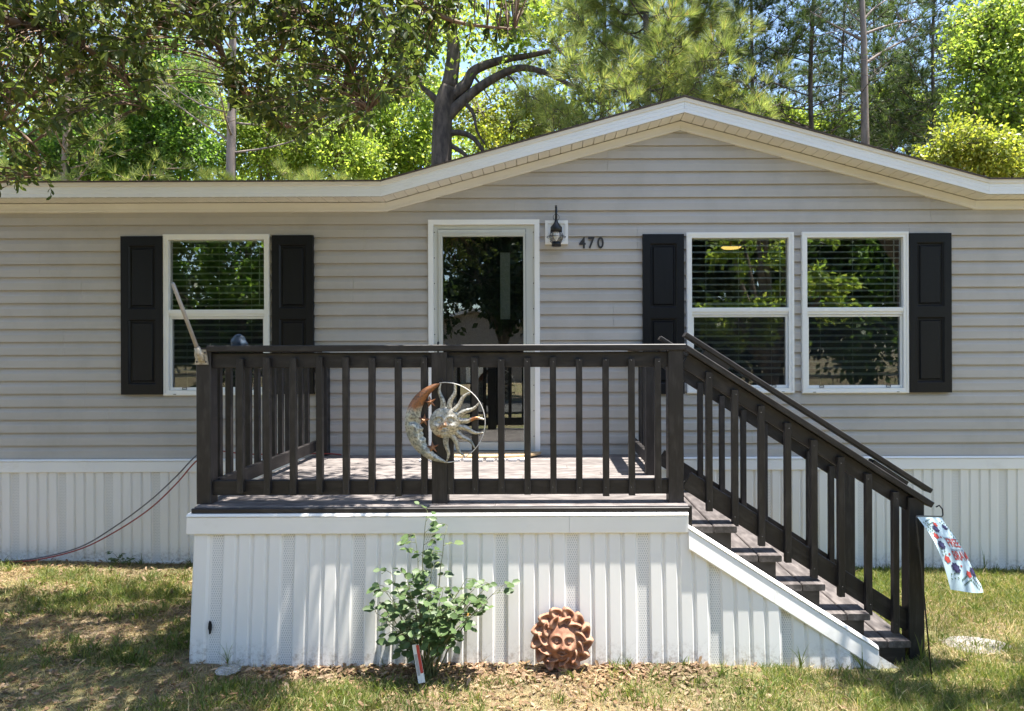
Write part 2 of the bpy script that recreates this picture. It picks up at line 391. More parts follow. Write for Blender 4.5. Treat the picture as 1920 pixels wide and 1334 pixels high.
class MB:
    """collects shapes for ONE mesh"""
    def __init__(s):
        s.v = []; s.f = []; s.m = []; s.sm = []
    def add(s, vs, fs, mi=0, smooth=False):
        b = len(s.v)
        s.v += [tuple(p) for p in vs]
        for f in fs:
            s.f.append(tuple(i + b for i in f)); s.m.append(mi); s.sm.append(smooth)
    def box(s, lo, hi, mi=0):
        x0, y0, z0 = lo; x1, y1, z1 = hi
        s.add([(x0, y0, z0), (x1, y0, z0), (x1, y1, z0), (x0, y1, z0), (x0, y0, z1), (x1, y0, z1), (x1, y1, z1), (x0, y1, z1)],
              [(0, 3, 2, 1), (4, 5, 6, 7), (0, 1, 5, 4), (1, 2, 6, 5), (2, 3, 7, 6), (3, 0, 4, 7)], mi)
    def sweep_x(s, prof, x0, x1, z0=0.0, z1=None, mi=0, closed=True):
        """profile [(y,z)] swept from x0 to x1; z offset may change linearly (vertical mitres)"""
        if z1 is None: z1 = z0
        n = len(prof)
        vs = [(x0, y, z + z0) for y, z in prof] + [(x1, y, z + z1) for y, z in prof]
        fs = [(i, (i + 1) % n, n + (i + 1) % n, n + i) for i in range(n if closed else n - 1)]
        if closed:
            fs += [tuple(range(n - 1, -1, -1)), tuple(range(n, 2 * n))]
        s.add(vs, fs, mi)
    def prism(s, poly, y0, y1, mi=0):
        """polygon [(x,z)] extruded in y"""
        n = len(poly)
        vs = [(x, y0, z) for x, z in poly] + [(x, y1, z) for x, z in poly]
        fs = [(i, (i + 1) % n, n + (i + 1) % n, n + i) for i in range(n)] + [tuple(range(n - 1, -1, -1)), tuple(range(n, 2 * n))]
        s.add(vs, fs, mi)
    def tube(s, pts, rad, seg=8, mi=0, smooth=True, caps=True):
        pts = [Vector(p) for p in pts]
        if not hasattr(rad, '__len__'):
            rad = [rad] * len(pts)
        vs = []; fs = []
        d0 = (pts[1] - pts[0]).normalized()
        ref = Vector((0, 0, 1)) if abs(d0.z) < 0.9 else Vector((1, 0, 0))
        for i, p in enumerate(pts):
            d = (pts[min(i + 1, len(pts) - 1)] - pts[max(i - 1, 0)]).normalized()
            a = d.cross(ref)
            if a.length < 1e-5:
                a = d.orthogonal()
            a.normalize(); b = a.cross(d).normalized()
            ref = b
            for k in range(seg):
                t = 2 * math.pi * k / seg
                vs.append(p + (a * math.cos(t) + b * math.sin(t)) * rad[i])
        for i in range(len(pts) - 1):
            for k in range(seg):
                fs.append((i * seg + k, i * seg + (k + 1) % seg, (i + 1) * seg + (k + 1) % seg, (i + 1) * seg + k))
        if caps:
            fs.append(tuple(range(seg - 1, -1, -1)))
            fs.append(tuple((len(pts) - 1) * seg + k for k in range(seg)))
        s.add(vs, fs, mi, smooth)
    def lathe(s, prof, c=(0, 0, 0), seg=20, mi=0, smooth=True):
        """profile [(r,z)] about the vertical axis through c"""
        vs = []; fs = []
        for r, z in prof:
            for k in range(seg):
                t = 2 * math.pi * k / seg
                vs.append((c[0] + r * math.cos(t), c[1] + r * math.sin(t), c[2] + z))
        for i in range(len(prof) - 1):
            for k in range(seg):
                fs.append((i * seg + k, i * seg + (k + 1) % seg, (i + 1) * seg + (k + 1) % seg, (i + 1) * seg + k))
        s.add(vs, fs, mi, smooth)
    def grid(s, P, mi=0, smooth=True, wrap=False):
        """P[i][j] points"""
        n = len(P); k = len(P[0])
        vs = [p for r_ in P for p in r_]; fs = []
        for i in range(n - 1):
            for j in range(k if wrap else k - 1):
                fs.append((i * k + j, i * k + (j + 1) % k, (i + 1) * k + (j + 1) % k, (i + 1) * k + j))
        s.add(vs, fs, mi, smooth)
    def mesh(s, name, mats, origin=None):
        me = bpy.data.meshes.new(name)
        v = s.v
        if origin is not None:
            o = Vector(origin); v = [tuple(Vector(p) - o) for p in s.v]
        me.from_pydata(v, [], s.f)
        for m in (mats if isinstance(mats, (list, tuple)) else [mats]):
            me.materials.append(M[m] if isinstance(m, str) else m)
        me.polygons.foreach_set('material_index', s.m)
        me.polygons.foreach_set('use_smooth', s.sm)
        bm = bmesh.new(); bm.from_mesh(me); bmesh.ops.recalc_face_normals(bm, faces=bm.faces); bm.to_mesh(me); bm.free()
        me.update()
        return me
    def build(s, name, mats, parent=None, origin=None, **kw):
        mw = Matrix.Translation(origin) if origin is not None else None
        return link(name, s.mesh(name, mats, origin), None, parent, mw, **kw)

BOARD = {}
def board(name, p0, p1, w, t, side, mat, parent, ch=0.004, **kw):
    """a chamfered board from p0 to p1; w is its size along `side`, t across it; grain along local X"""
    p0 = Vector(p0); p1 = Vector(p1); L = (p1 - p0).length
    X = (p1 - p0).normalized(); Yv = Vector(side); Yv = (Yv - X * Yv.dot(X)).normalized(); Z = X.cross(Yv)
    key = (round(L, 4), round(w, 4), round(t, 4), mat)
    if key not in BOARD:
        a, b = w / 2, t / 2
        pr = [(-a, -b + ch), (-a + ch, -b), (a - ch, -b), (a, -b + ch), (a, b - ch), (a - ch, b), (-a + ch, b), (-a, b - ch)]
        mb = MB(); mb.sweep_x(pr, -L / 2, L / 2)
        BOARD[key] = mb.mesh(name, mat)
    mw = Matrix(((X.x, Yv.x, Z.x, 0), (X.y, Yv.y, Z.y, 0), (X.z, Yv.z, Z.z, 0), (0, 0, 0, 1)))
    mw.translation = (p0 + p1) / 2
    return link(name, BOARD[key], None, parent, mw, **kw)

def np_mesh(name, V, F, mat):
    me = bpy.data.meshes.new(name)
    n, k = F.shape
    me.vertices.add(len(V)); me.vertices.foreach_set('co', np.ascontiguousarray(V, dtype=np.float32).ravel())
    me.loops.add(n * k); me.loops.foreach_set('vertex_index', np.ascontiguousarray(F, dtype=np.int32).ravel())
    me.polygons.add(n); me.polygons.foreach_set('loop_start', np.arange(0, n * k, k, dtype=np.int32))
    me.update(calc_edges=True)
    me.materials.append(M[mat])
    return me

def unit(v):
    return v / np.maximum(np.linalg.norm(v, axis=-1, keepdims=True), 1e-9)

LEAF6 = (np.array([(0, 0, 0), (0.42, 0.17, 0.05), (0.78, 0.18, 0.03), (1, 0, -0.05), (0.78, -0.18, 0.03), (0.42, -0.17, 0.05)]), np.array([(0, 1, 2, 3), (0, 3, 4, 5)]))
LEAF4 = (np.array([(0, 0, 0), (0.5, 0.28, 0.06), (1, 0, -0.04), (0.5, -0.28, 0.06)]), np.array([(0, 1, 2, 3)]))
def scatter(P, D, Nn, S, tmpl):
    """copies of a flat template: root P, pointing D, facing about Nn, length S"""
    tv, tf = tmpl
    D = unit(D); B = unit(np.cross(Nn, D)); U = np.cross(D, B)
    S = S[:, None, None]
    V = P[:, None, :] + S * (tv[None, :, 0:1] * D[:, None, :] + tv[None, :, 1:2] * B[:, None, :] + tv[None, :, 2:3] * U[:, None, :])
    F = tf[None] + (np.arange(len(P)) * len(tv))[:, None, None]
    return V.reshape(-1, 3), F.reshape(-1, tf.shape[1])

def rdir(n, rng=RNG):
    return unit(rng.normal(size=(n, 3)))

# ================================================================== THE GROUND
def axis(lo, hi, step, far):
    a = list(np.arange(lo, hi + 1e-6, step))
    e = []; x = hi; d = step
    while x < far:
        d *= 1.6; x += d; e.append(x)
    b = []; x = lo; d = step
    while x > -far:
        d *= 1.6; x -= d; b.append(x)
    return np.array(b[::-1] + a + e)
gx = axis(-8, 8, 0.12, 900); gy = axis(-7, 2, 0.12, 900)
XX, YY = np.meshgrid(gx, gy, indexing='ij')
ZZ = gz(XX, YY)
VG = np.stack([XX, YY, ZZ], -1).reshape(-1, 3)
ni, nj = XX.shape
ii, jj = np.meshgrid(np.arange(ni - 1), np.arange(nj - 1), indexing='ij')
a = ii * nj + jj
FG = np.stack([a, a + nj, a + nj + 1, a + 1], -1).reshape(-1, 4)
link('ground', np_mesh('ground', VG, FG, 'lawn'), kind='structure')
mb = MB(); mb.add([(-60, -17.5, 0.155), (60, -17.5, 0.155), (60, -13.0, 0.155), (-60, -13.0, 0.155), (-60, -17.5, -0.3), (60, -17.5, -0.3), (60, -13, -0.3), (-60, -13, -0.3)],
                  [(0, 1, 2, 3), (4, 5, 1, 0), (7, 6, 2, 3)])
mb.build('road', 'asphalt', kind='structure')

# ================================================================== THE HOUSE
house = empty('manufactured_house', (0, 0, 0), 'grey vinyl-sided single-storey house with white skirting and low gable', 'house')
KL, KR, PX = -1.41, 3.78, 1.184           # gable kinks and peak (X)
ZF, ZFP = 3.142, 3.851                    # fascia foot: eave, peak
HX0, HX1 = -7.6, 7.2
GSL = (ZFP - ZF) / (PX - KL)
FRZ0, FRZP = 3.05, 3.758                  # frieze foot on the wall
def frieze_foot(x):
    if x < KL or x > KR: return FRZ0
    return FRZ0 + (FRZP - FRZ0) * (1 - abs(x - PX) / (PX - KL))

# openings on the wall: name -> x0,x1,z0,z1
def rect(x0, y0, x1, y1, Y=0.0):
    a_ = at(x0, y0, Y); b_ = at(x1, y1, Y)
    return a_.x, b_.x, b_.z, a_.z
W1 = rect(309, 441, 509, 741); W2 = rect(1285.5, 437.5, 1487, 737); W3 = rect(1500.5, 436.5, 1701, 737)
DR = rect(804, 414, 1013, 853)
DR = (DR[0], DR[1], 0.915, DR[3])
OPEN = [W1, W2, W3, DR]

PITCH = 0.1143
ZB = at(300, 860, 0).z
# sheathing behind the siding, cut for the openings
wall = MB()
xs = sorted({HX0, HX1, KL, PX, KR} | {v for o in OPEN for v in (o[0] + 0.02, o[1] - 0.02)})
for x0, x1 in zip(xs[:-1], xs[1:]):
    zc = [(ZB - 0.9, None)]
    hole_ = [o for o in OPEN if o[0] < (x0 + x1) / 2 < o[1]]
    t0, t1 = frieze_foot(x0) + 0.12, frieze_foot(x1) + 0.12
    if hole_:
        o = hole_[0]
        wall.prism([(x0, ZB - 0.05), (x1, ZB - 0.05), (x1, o[2] + 0.02), (x0, o[2] + 0.02)], 0.0, 0.09)
        wall.prism([(x0, o[3] - 0.02), (x1, o[3] - 0.02), (x1, t1), (x0, t0)], 0.0, 0.09)
    else:
        wall.prism([(x0, ZB - 0.05), (x1, ZB - 0.05), (x1, t1), (x0, t0)], 0.0, 0.09)
wall = wall.build('wall', 'siding', house)

# Dutch-lap vinyl courses: cove over a flat face, butt edge proud of the course below
PROF = [(0.0045, -0.0040), (0.0050, -0.0225), (0.070, -0.0165), (0.078, -0.0125), (0.100, -0.0050), (0.1143, -0.0030)]   # (height, y)
def clip_prof(za, zb):
    hs = [h for h, _ in PROF]; ys = [y for _, y in PROF]
    pts = [(za, float(np.interp(za, hs, ys)))] + [(h, y) for h, y in PROF if za < h < zb] + [(zb, float(np.interp(zb, hs, ys)))]
    return pts
rj = random.Random(3)
ncourse = 30
for k in range(ncourse):
    z0 = ZB + k * PITCH
    # x range under the gable
    if z0 + PITCH * 0.35 < FRZ0 + 0.06:
        xa, xb = HX0, HX1
    else:
        if z0 > FRZP: break
        dx = (FRZP - (z0 - 0.02)) / (FRZP - FRZ0) * (PX - KL)
        xa, xb = max(HX0, PX - dx), min(HX1, PX + dx)
    # lap joints, shared by the two courses of one panel
    rj2 = random.Random(50 + k // 2)
    cuts = [xa]
    x = HX0 + rj2.uniform(0.6, 3.6)
    while x < xb - 0.3:
        if x > xa + 0.3: cuts.append(x)
        x += rj2.choice([3.66, 3.66, 2.4])
    cuts.append(xb)
    for c0, c1 in zip(cuts[:-1], cuts[1:]):
        b = MB(); pieces = [b]
        edges = sorted({c0, c1} | {v for o in OPEN for v in o[:2] if c0 < v < c1})
        for e0, e1 in zip(edges[:-1], edges[1:]):
            spans = [(0.0045, PITCH)]
            for o in OPEN:
                if o[0] < (e0 + e1) / 2 < o[1]:
                    lo, hi = o[2] - z0, o[3] - z0
                    new = []
                    for s0, s1 in spans:
                        if lo > s0: new.append((s0, min(s1, lo)))
                        if hi < s1: new.append((max(s0, hi), s1))
                    spans = [(p, q) for p, q in new if q - p > 0.002]
            if not spans and pieces[-1].v: pieces.append(MB())
            b = pieces[-1]
            for s0, s1 in spans:
                p = clip_prof(s0, s1)
                prof = [(y, h + z0) for h, y in p] + [(-0.001, s1 + z0), (-0.001, s0 + z0)]
                b.sweep_x(prof, e0 + (0.0008 if e0 == c0 else 0), e1 - (0.0008 if e1 == c1 else 0))
        for b in pieces:
            if b.v: b.build('siding_board', 'siding', wall)

# frieze, soffit, fascia, drip edge, roof along the broken eave line
path = [HX0, KL, PX, KR, HX1]
fz = lambda x, lo, pk: lo if (x <= KL or x >= KR) else lo + (pk - lo) * (1 - abs(x - PX) / (PX - KL))
OV = 0.212
soffit = empty('soffit', (PX, -OV / 2, ZF), parent=house)
for x0, x1 in zip(path[:-1], path[1:]):
    g = 0.0007
    zz0, zz1 = fz(x0, FRZ0, FRZP), fz(x1, FRZ0, FRZP)
    b = MB(); b.sweep_x([(-0.020, 0.0), (-0.032, 0.004), (-0.032, 0.018), (-0.028, 0.022), (-0.028, 0.078), (-0.003, 0.078), (-0.003, 0.0)], x0 + g, x1 - g, zz0, zz1)
    b.build('frieze_board', 'vinyl_cream', house)
    f0, f1 = fz(x0, ZF, ZFP), fz(x1, ZF, ZFP)
    b = MB(); b.sweep_x([(-OV + 0.016, 0.0), (-OV, 0.0), (-OV - 0.001, 0.026), (-OV + 0.002, 0.030), (-OV - 0.001, 0.034), (-OV - 0.002, 0.058), (-OV + 0.001, 0.062), (-OV - 0.002, 0.066), (-OV - 0.002, 0.090), (-OV + 0.016, 0.090)], x0 + g, x1 - g, f0, f1)
    b.build('fascia_board', 'fascia_white', house)
    b = MB(); b.sweep_x([(-OV + 0.018, 0.0905), (-OV - 0.004, 0.0885), (-OV - 0.012, 0.092), (-OV - 0.016, 0.122), (-OV + 0.018, 0.124)], x0 + g, x1 - g, f0, f1)
    b.build('drip_edge', 'vinyl_cream', house)
    # soffit panels, three grooved courses each
    L = x1 - x0; npan = max(1, round(L / 0.305))
    for i in range(npan):
        xa = x0 + L * i / npan; xb = x0 + L * (i + 1) / npan
        b = MB(); w3 = (xb - xa) / 3
        s_ = (f1 - f0) / L
        zt = lambda x: f0 + s_ * (x - x0)
        for q in range(3):
            u0, u1 = xa + q * w3 + 0.004, xa + (q + 1) * w3 - 0.004
            for (m0, m1, d0, d1) in ((u0 - 0.0035, u0, 0.014, 0.004), (u0, u1, 0.004, 0.004), (u1, u1 + 0.0035, 0.004, 0.014)):
                b.add([(m0, -OV + 0.014, zt(m0) + d0 - 0.006), (m1, -OV + 0.014, zt(m1) + d1 - 0.006), (m1, -0.027, zt(m1) + d1 - 0.012), (m0, -0.027, zt(m0) + d0 - 0.012)], [(0, 1, 2, 3)])
        b.build('soffit_panel', 'vinyl_cream', soffit)

rf = MB()
RY = 3.9; EZ = ZF + 0.125; RS = 0.175; RZ = EZ + RS * (RY + OV)
for (ya, za, yb, zb) in ((-OV - 0.024, EZ - 0.004, RY, RZ), (RY, RZ, 8.4, EZ)):
    for (xa, xb) in ((HX0 - 0.2, KL), (KR, HX1 + 0.2)) if ya < 0 else ((HX0 - 0.2, HX1 + 0.2),):
        rf.add([(xa, ya, za), (xb, ya, za), (xb, yb, zb), (xa, yb, zb), (xa, ya, za + 0.014), (xb, ya, za + 0.014), (xb, yb, zb + 0.014), (xa, yb, zb + 0.014)],
               [(0, 1, 2, 3), (4, 5, 6, 7), (0, 1, 5, 4), (1, 2, 6, 5), (3, 0, 4, 7)])
pk = ZFP + 0.125
for (xa, za, xb, zb) in ((KL, EZ - 0.004, PX, pk), (PX, pk, KR, EZ - 0.004)):
    ya, yb = -OV - 0.024, RY
    rf.add([(xa, ya, za), (xb, ya, zb), (xb, yb, zb), (xa, yb, za), (xa, ya, za + 0.014), (xb, ya, zb + 0.014), (xb, yb, zb + 0.014), (xa, yb, za + 0.014)],
           [(0, 1, 2, 3), (4, 5, 6, 7), (0, 1, 5, 4), (2, 3, 7, 6)])
    # main slope running on under the gable roof
rf.add([(KL, 0.12, EZ - 0.03), (KR, 0.12, EZ - 0.03), (KR, RY, RZ - 0.01), (KL, RY, RZ - 0.01)], [(0, 1, 2, 3)])
rf.build('roof', 'shingle', house)
# gable ends, back wall and a dim room
b = MB()
for xw in (HX0, HX1):
    b.add([(xw, 0.1, -0.2), (xw, 8.2, -0.2), (xw, 8.2, 3.1), (xw, RY, RZ - 0.05), (xw, 0.1, 3.1)], [(0, 1, 2, 3, 4)])
b.add([(HX0, 8.2, -0.2), (HX1, 8.2, -0.2), (HX1, 8.2, 3.1), (HX0, 8.2, 3.1)], [(0, 1, 2, 3)])
b.build('rear_wall', 'siding', house)
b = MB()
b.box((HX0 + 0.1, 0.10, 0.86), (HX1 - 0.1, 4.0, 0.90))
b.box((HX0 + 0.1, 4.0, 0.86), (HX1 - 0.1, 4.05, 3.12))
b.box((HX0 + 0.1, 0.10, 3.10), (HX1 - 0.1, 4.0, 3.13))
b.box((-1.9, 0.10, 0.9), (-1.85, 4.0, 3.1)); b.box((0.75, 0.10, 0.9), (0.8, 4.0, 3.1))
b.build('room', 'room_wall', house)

# ---- windows
def window(o, tagname=None):
    x0, x1, z0, z1 = o
    S = 1 / 212.0
    fw = MB()
    F0, F1 = -0.036, 0.03
    t = 10 * S
    # outer frame with a stepped lip
    for (a0, a1, c0, c1) in ((x0, x1, z1 - t, z1), (x0, x1, z0, z0 + 0.045), (x0, x0 + t, z0 + 0.045, z1 - t), (x1 - t, x1, z0 + 0.045, z1 - t)):
        fw.box((a0, F0, c0), (a1, F1, c1))
    for (a0, a1, c0, c1) in ((x0 + 0.006, x1 - 0.006, z1 - 0.022, z1 - 0.006), (x0 + 0.006, x1 - 0.006, z0 + 0.006, z0 + 0.02), (x0 + 0.006, x0 + 0.02, z0 + 0.02, z1 - 0.022), (x1 - 0.02, x1 - 0.006, z0 + 0.02, z1 - 0.022)):
        fw.box((a0, F0 - 0.005, c0), (a1, F0 + 0.001, c1))
    win = fw.build('window', 'frame_white', house)
    zm = z0 + (z1 - z0) * 0.51
    up = MB()
    up.box((x0 + t + 0.0005, -0.024, zm - 0.03), (x1 - t - 0.0005, 0.02, zm + 0.032))
    up.box((x0 + t + 0.0005, -0.034, zm - 0.004), (x1 - t - 0.0005, -0.0245, zm + 0.026))
    up.build('meeting_rail', 'frame_white', win)
    # lower sash, set back a little, with its screen frame
    lo = MB()
    a0, a1, c0, c1 = x0 + t + 0.002, x1 - t - 0.002, z0 + 0.047, zm - 0.032
    q = 0.018
    for (m0, m1, n0, n1) in ((a0, a1, c1 - q, c1), (a0, a1, c0, c0 + q * 1.3), (a0, a0 + q, c0 + q * 1.3, c1 - q), (a1 - q, a1, c0 + q * 1.3, c1 - q)):
        lo.box((m0, -0.012, n0), (m1, 0.02, n1))
    lo.build('sash', 'frame_white', win)
    g = MB(); g.box((x0 + t - 0.004, 0.004, zm + 0.028), (x1 - t + 0.004, 0.0045, z1 - t + 0.004)); g.build('pane', 'pane', win)
    g = MB(); g.box((a0 + q - 0.004, 0.010, c0 + q), (a1 - q + 0.004, 0.0105, c1 - q + 0.004)); g.build('pane', 'pane', win)
    g = MB(); g.add([(a0 + q - 0.002, -0.004, c0 + q), (a1 - q + 0.002, -0.004, c0 + q), (a1 - q + 0.002, -0.004, c1 - q), (a0 + q - 0.002, -0.004, c1 - q)], [(0, 1, 2, 3)]); g.build('insect_screen', 'screen_mesh', win)
    for fx in (0.13, 0.83):
        g = MB(); xx = a0 + (a1 - a0) * fx
        for (m0, m1, n0, n1) in ((0, 0.04, 0, 0.004), (0, 0.04, 0.016, 0.02), (0, 0.004, 0, 0.02), (0.036, 0.04, 0, 0.02)):
            g.box((xx + m0, -0.016, c0 + 0.004 + n0), (xx + m1, -0.0125, c0 + 0.004 + n1))
        g.build('screen_tab', 'gasket_dark', win)
    for fx in (0.10, 0.88):
        g = MB(); xx = x0 + (x1 - x0) * fx; g.box((xx, F0 - 0.0065, z0 + 0.009), (xx + 0.024, F0 - 0.0045, z0 + 0.014)); g.build('weep_slot', 'gasket_dark', win)
    return win, (x0 + t, x1 - t, z0 + 0.06, z1 - t)

def blind(o, label, tilt):
    x0, x1, z0, z1 = o
    yc = 0.050
    e = empty('window_blind', ((x0 + x1) / 2, yc, z0), label, 'window blind', 'blinds behind the windows')
    h = MB(); h.box((x0 - 0.012, yc - 0.028, z1 - 0.012), (x1 + 0.012, yc + 0.028, z1 + 0.028)); h.build('headrail', 'blind_white', e)
    n = int((z1 - z0) / 0.0575); me = None
    for i in range(1, n):
        z = z1 - i * 0.0575
        if me is None:
            s_ = MB(); w = (x1 - x0) / 2 + 0.008
            pr = [(-0.025, -0.0016), (0.0, 0.0012), (0.025, -0.0016), (0.025, 0.0008), (0.0, 0.0036), (-0.025, 0.0008)]
            s_.sweep_x(pr, -w, w); me = s_.mesh('slat', 'blind_white')
        sag = random.uniform(-0.002, 0.002)
        link('slat', me, None, e, Matrix.Translation(((x0 + x1) / 2, yc, z + sag)) @ Matrix.Rotation(tilt + random.uniform(-0.05, 0.05), 4, 'X') @ Matrix.Rotation(random.uniform(-0.003, 0.003), 4, 'Y'))
    for fx in (0.16, 0.5, 0.84):
        c = MB(); xx = x0 + (x1 - x0) * fx
        c.tube([(xx, yc - 0.028, z1), (xx, yc - 0.028, z0 + 0.01)], 0.0015, 4); c.build('cord', 'blind_white', e)
    c = MB(); xx = x1 - 0.06; c.tube([(xx, yc - 0.036, z1 - 0.02), (xx, yc - 0.036, z1 - 0.58)], 0.0045, 6); c.build('tilt_wand', 'blind_white', e)
    return e
for o, lb in ((W1, 'white slatted blind behind the lone window left of the door'), (W2, 'white slatted blind behind the left pane of the paired windows'), (W3, 'white slatted blind behind the rightmost window beside its shutter')):
    w_, inner = window(o)
    blind(inner, lb, 0.36)

def shutter(px0, py0, px1, py1):
    x0, x1, z0, z1 = rect(px0, py0, px1, py1, -0.03)
    s = MB()
    st = 0.064
    zm0 = z0 + (z1 - z0) * 0.473; zm1 = zm0 + 0.095
    yf, yb = -0.048, -0.012
    for (a0, a1, c0, c1) in ((x0, x0 + st, z0, z1), (x1 - st, x1, z0, z1), (x0 + st, x1 - st, z0, z0 + 0.09), (x0 + st, x1 - st, z1 - 0.082, z1), (x0 + st, x1 - st, zm0, zm1)):
        s.box((a0, yf, c0), (a1, yb, c1))
    sh = s.build('shutter', 'shutter_black', house)
    for (c0, c1) in ((z0 + 0.09, zm0), (zm1, z1 - 0.082)):
        p = MB(); i = 0.024
        A = (x0 + st, x1 - st, c0, c1); B = (A[0] + i, A[1] - i, A[2] + i, A[3] - i); C = (A[0] + i + 0.010, A[1] - i - 0.010, A[2] + i + 0.010, A[3] - i - 0.010)
        ring = lambda r_, y: [(r_[0], y, r_[2]), (r_[1], y, r_[2]), (r_[1], y, r_[3]), (r_[0], y, r_[3])]
        vs_ = ring(A, yf + 0.006) + ring((A[0] + 0.012, A[1] - 0.012, A[2] + 0.012, A[3] - 0.012), yf + 0.018) + ring(B, yf + 0.018) + ring(C, yf + 0.006)
        fs_ = [(r_ * 4 + k, r_ * 4 + (k + 1) % 4, r_ * 4 + 4 + (k + 1) % 4, r_ * 4 + 4 + k) for r_ in range(3) for k in range(4)] + [(12, 13, 14, 15)]
        p.add(vs_, fs_); p.build('panel', 'shutter_black', sh)
for s_ in ((228, 444, 307, 740), (510.5, 442, 589, 739), (1204.5, 440, 1283, 739), (1704, 438, 1783, 736)):
    shutter(*s_)

# ---- door: white trim, storm door with a full glass, dark inner door with a narrow lite
x0, x1, z0, z1 = DR
S = 1 / 212.0
d = MB(); t = 0.044
for (a0, a1, c0, c1) in ((x0, x1, z1 - t, z1), (x0, x0 + t, z0, z1 - t), (x1 - t, x1, z0, z1 - t)):
    d.box((a0, -0.040, c0), (a1, 0.06, c1))
door = d.build('door', 'frame_white', house)
gx0, gx1 = at(831, 640, 0).x, at(982, 640, 0).x
gz0, gz1 = at(900, 829, 0).z, at(900, 444.5, 0).z
sf = MB()
A = (x0 + t, x1 - t)
# z-bar frame strips
sf.box((A[0] + 0.0005, -0.020, z0 + 0.02), (A[0] + 0.040, 0.03, z1 - t - 0.001))
sf.box((A[1] - 0.075, -0.016, z0 + 0.02), (A[1] - 0.0005, 0.03, z1 - t - 0.001))
sf.box((A[0] + 0.0405, -0.018, z1 - t - 0.036), (A[1] - 0.0755, 0.03, z1 - t - 0.001))
sf.build('storm_jamb', 'storm_frame', door)
leaf = MB()
L0, L1, LT = A[0] + 0.043, A[1] - 0.079, z1 - t - 0.042
for (a0, a1, c0, c1) in ((L0, gx0, z0 + 0.03, LT), (gx1, L1, z0 + 0.03, LT), (gx0, gx1, gz1, LT), (gx0, gx1, z0 + 0.03, gz0)):
    leaf.box((a0, -0.032, c0), (a1, 0.01, c1))
for i, off_ in enumerate((0.010, 0.024)):   # moulded steps around the glass
    leaf.box((gx0 - off_ - 0.006, -0.0355, gz0 - off_), (gx0 - off_, -0.0315, gz1 + off_))
    leaf.box((gx1 + off_, -0.0355, gz0 - off_), (gx1 + off_ + 0.006, -0.0315, gz1 + off_))
    leaf.box((gx0 - off_ - 0.006, -0.0356, gz1 + off_), (gx1 + off_ + 0.006, -0.0316, gz1 + off_ + 0.006))
leaf.build('storm_leaf', 'storm_frame', door)
g = MB(); g.box((gx0 - 0.002, -0.012, gz0 - 0.002), (gx1 + 0.002, -0.0105, gz1 + 0.002)); g.build('glass', 'pane_door', door)
inn = MB()
lx0, lx1 = at(938, 540, 0.07).x - 0.0, at(956.5, 540, 0.07).x
lz0, lz1 = at(945, 599, 0.07).z, at(945, 474, 0.07).z
for (a0, a1, c0, c1) in ((x0 + 0.03, lx0, z0, z1 - 0.02), (lx1, x1 - 0.03, z0, z1 - 0.02), (lx0, lx1, z0, lz0), (lx0, lx1, lz1, z1 - 0.02)):
    inn.box((a0, 0.065, c0), (a1, 0.10, c1))
for (a0, a1, c0, c1) in ((lx0 - 0.03, lx0 - 0.001, lz0 - 0.03, lz1 + 0.03), (lx1 + 0.001, lx1 + 0.03, lz0 - 0.03, lz1 + 0.03), (lx0 - 0.001, lx1 + 0.001, lz1 + 0.001, lz1 + 0.03), (lx0 - 0.001, lx1 + 0.001, lz0 - 0.03, lz0 - 0.001)):
    inn.box((a0, 0.057, c0), (a1, 0.0655, c1))
inn.build('inner_leaf', 'shutter_black', door)
g = MB(); g.box((lx0, 0.075, lz0), (lx1, 0.08, lz1)); g.build('lite', 'mat_grey', door)
kp = MB(); kp.box((x0 + t, -0.05, z0 + 0.002), (x1 - t, 0.06, z0 + 0.018)); kp.build('threshold', 'mat_grey', door)
for i in range(9):
    for xx in (A[0] + 0.008, A[1] - 0.010):
        sc_ = MB(); zz = z0 + 0.15 + i * 0.225
        sc_.lathe([(0.0, -0.002), (0.005, -0.002), (0.005, 0.0), (0.0, 0.002)], (0, 0, 0), 8)
        me = sc_.mesh('screw', 'gasket_dark')
        link('screw', me, None, door, Matrix.Translation((xx, -0.0215 if xx < 0 and xx < A[0] + 0.02 else -0.0175, zz)) @ Matrix.Rotation(R(90), 4, 'X'))
hd = MB(); hd.tube([(gx0 - 0.035, -0.034, z0 + 0.98), (gx0 - 0.035, -0.07, z0 + 0.98), (gx0 - 0.035, -0.07, z0 + 0.86), (gx0 - 0.035, -0.034, z0 + 0.86)], 0.008, 8); hd.build('handle', 'black_metal', door)

# ---- skirting along the house
def skirt_profile(x0, x1, phase=0.0):
    """x positions and depths of one .411 m panel: perforated strip, then four raised pans; returns (x, y, material)"""
    u = (x1 - x0) / 0.411
    pts = []
    v = 0.062
    segs = [(0.0, 0.0, 1), (v, 0.0, 0)]
    pw = (0.411 - v) / 4
    x = v
    for k in range(4):
        segs += [(x + 0.010, -0.011, 0), (x + pw - 0.018, -0.011, 0), (x + pw - 0.010, 0.0, 0), (x + pw, 0.0, 0)]
        x += pw
    return [(x0 + a_ * u, y_, m_) for a_, y_, m_ in segs]

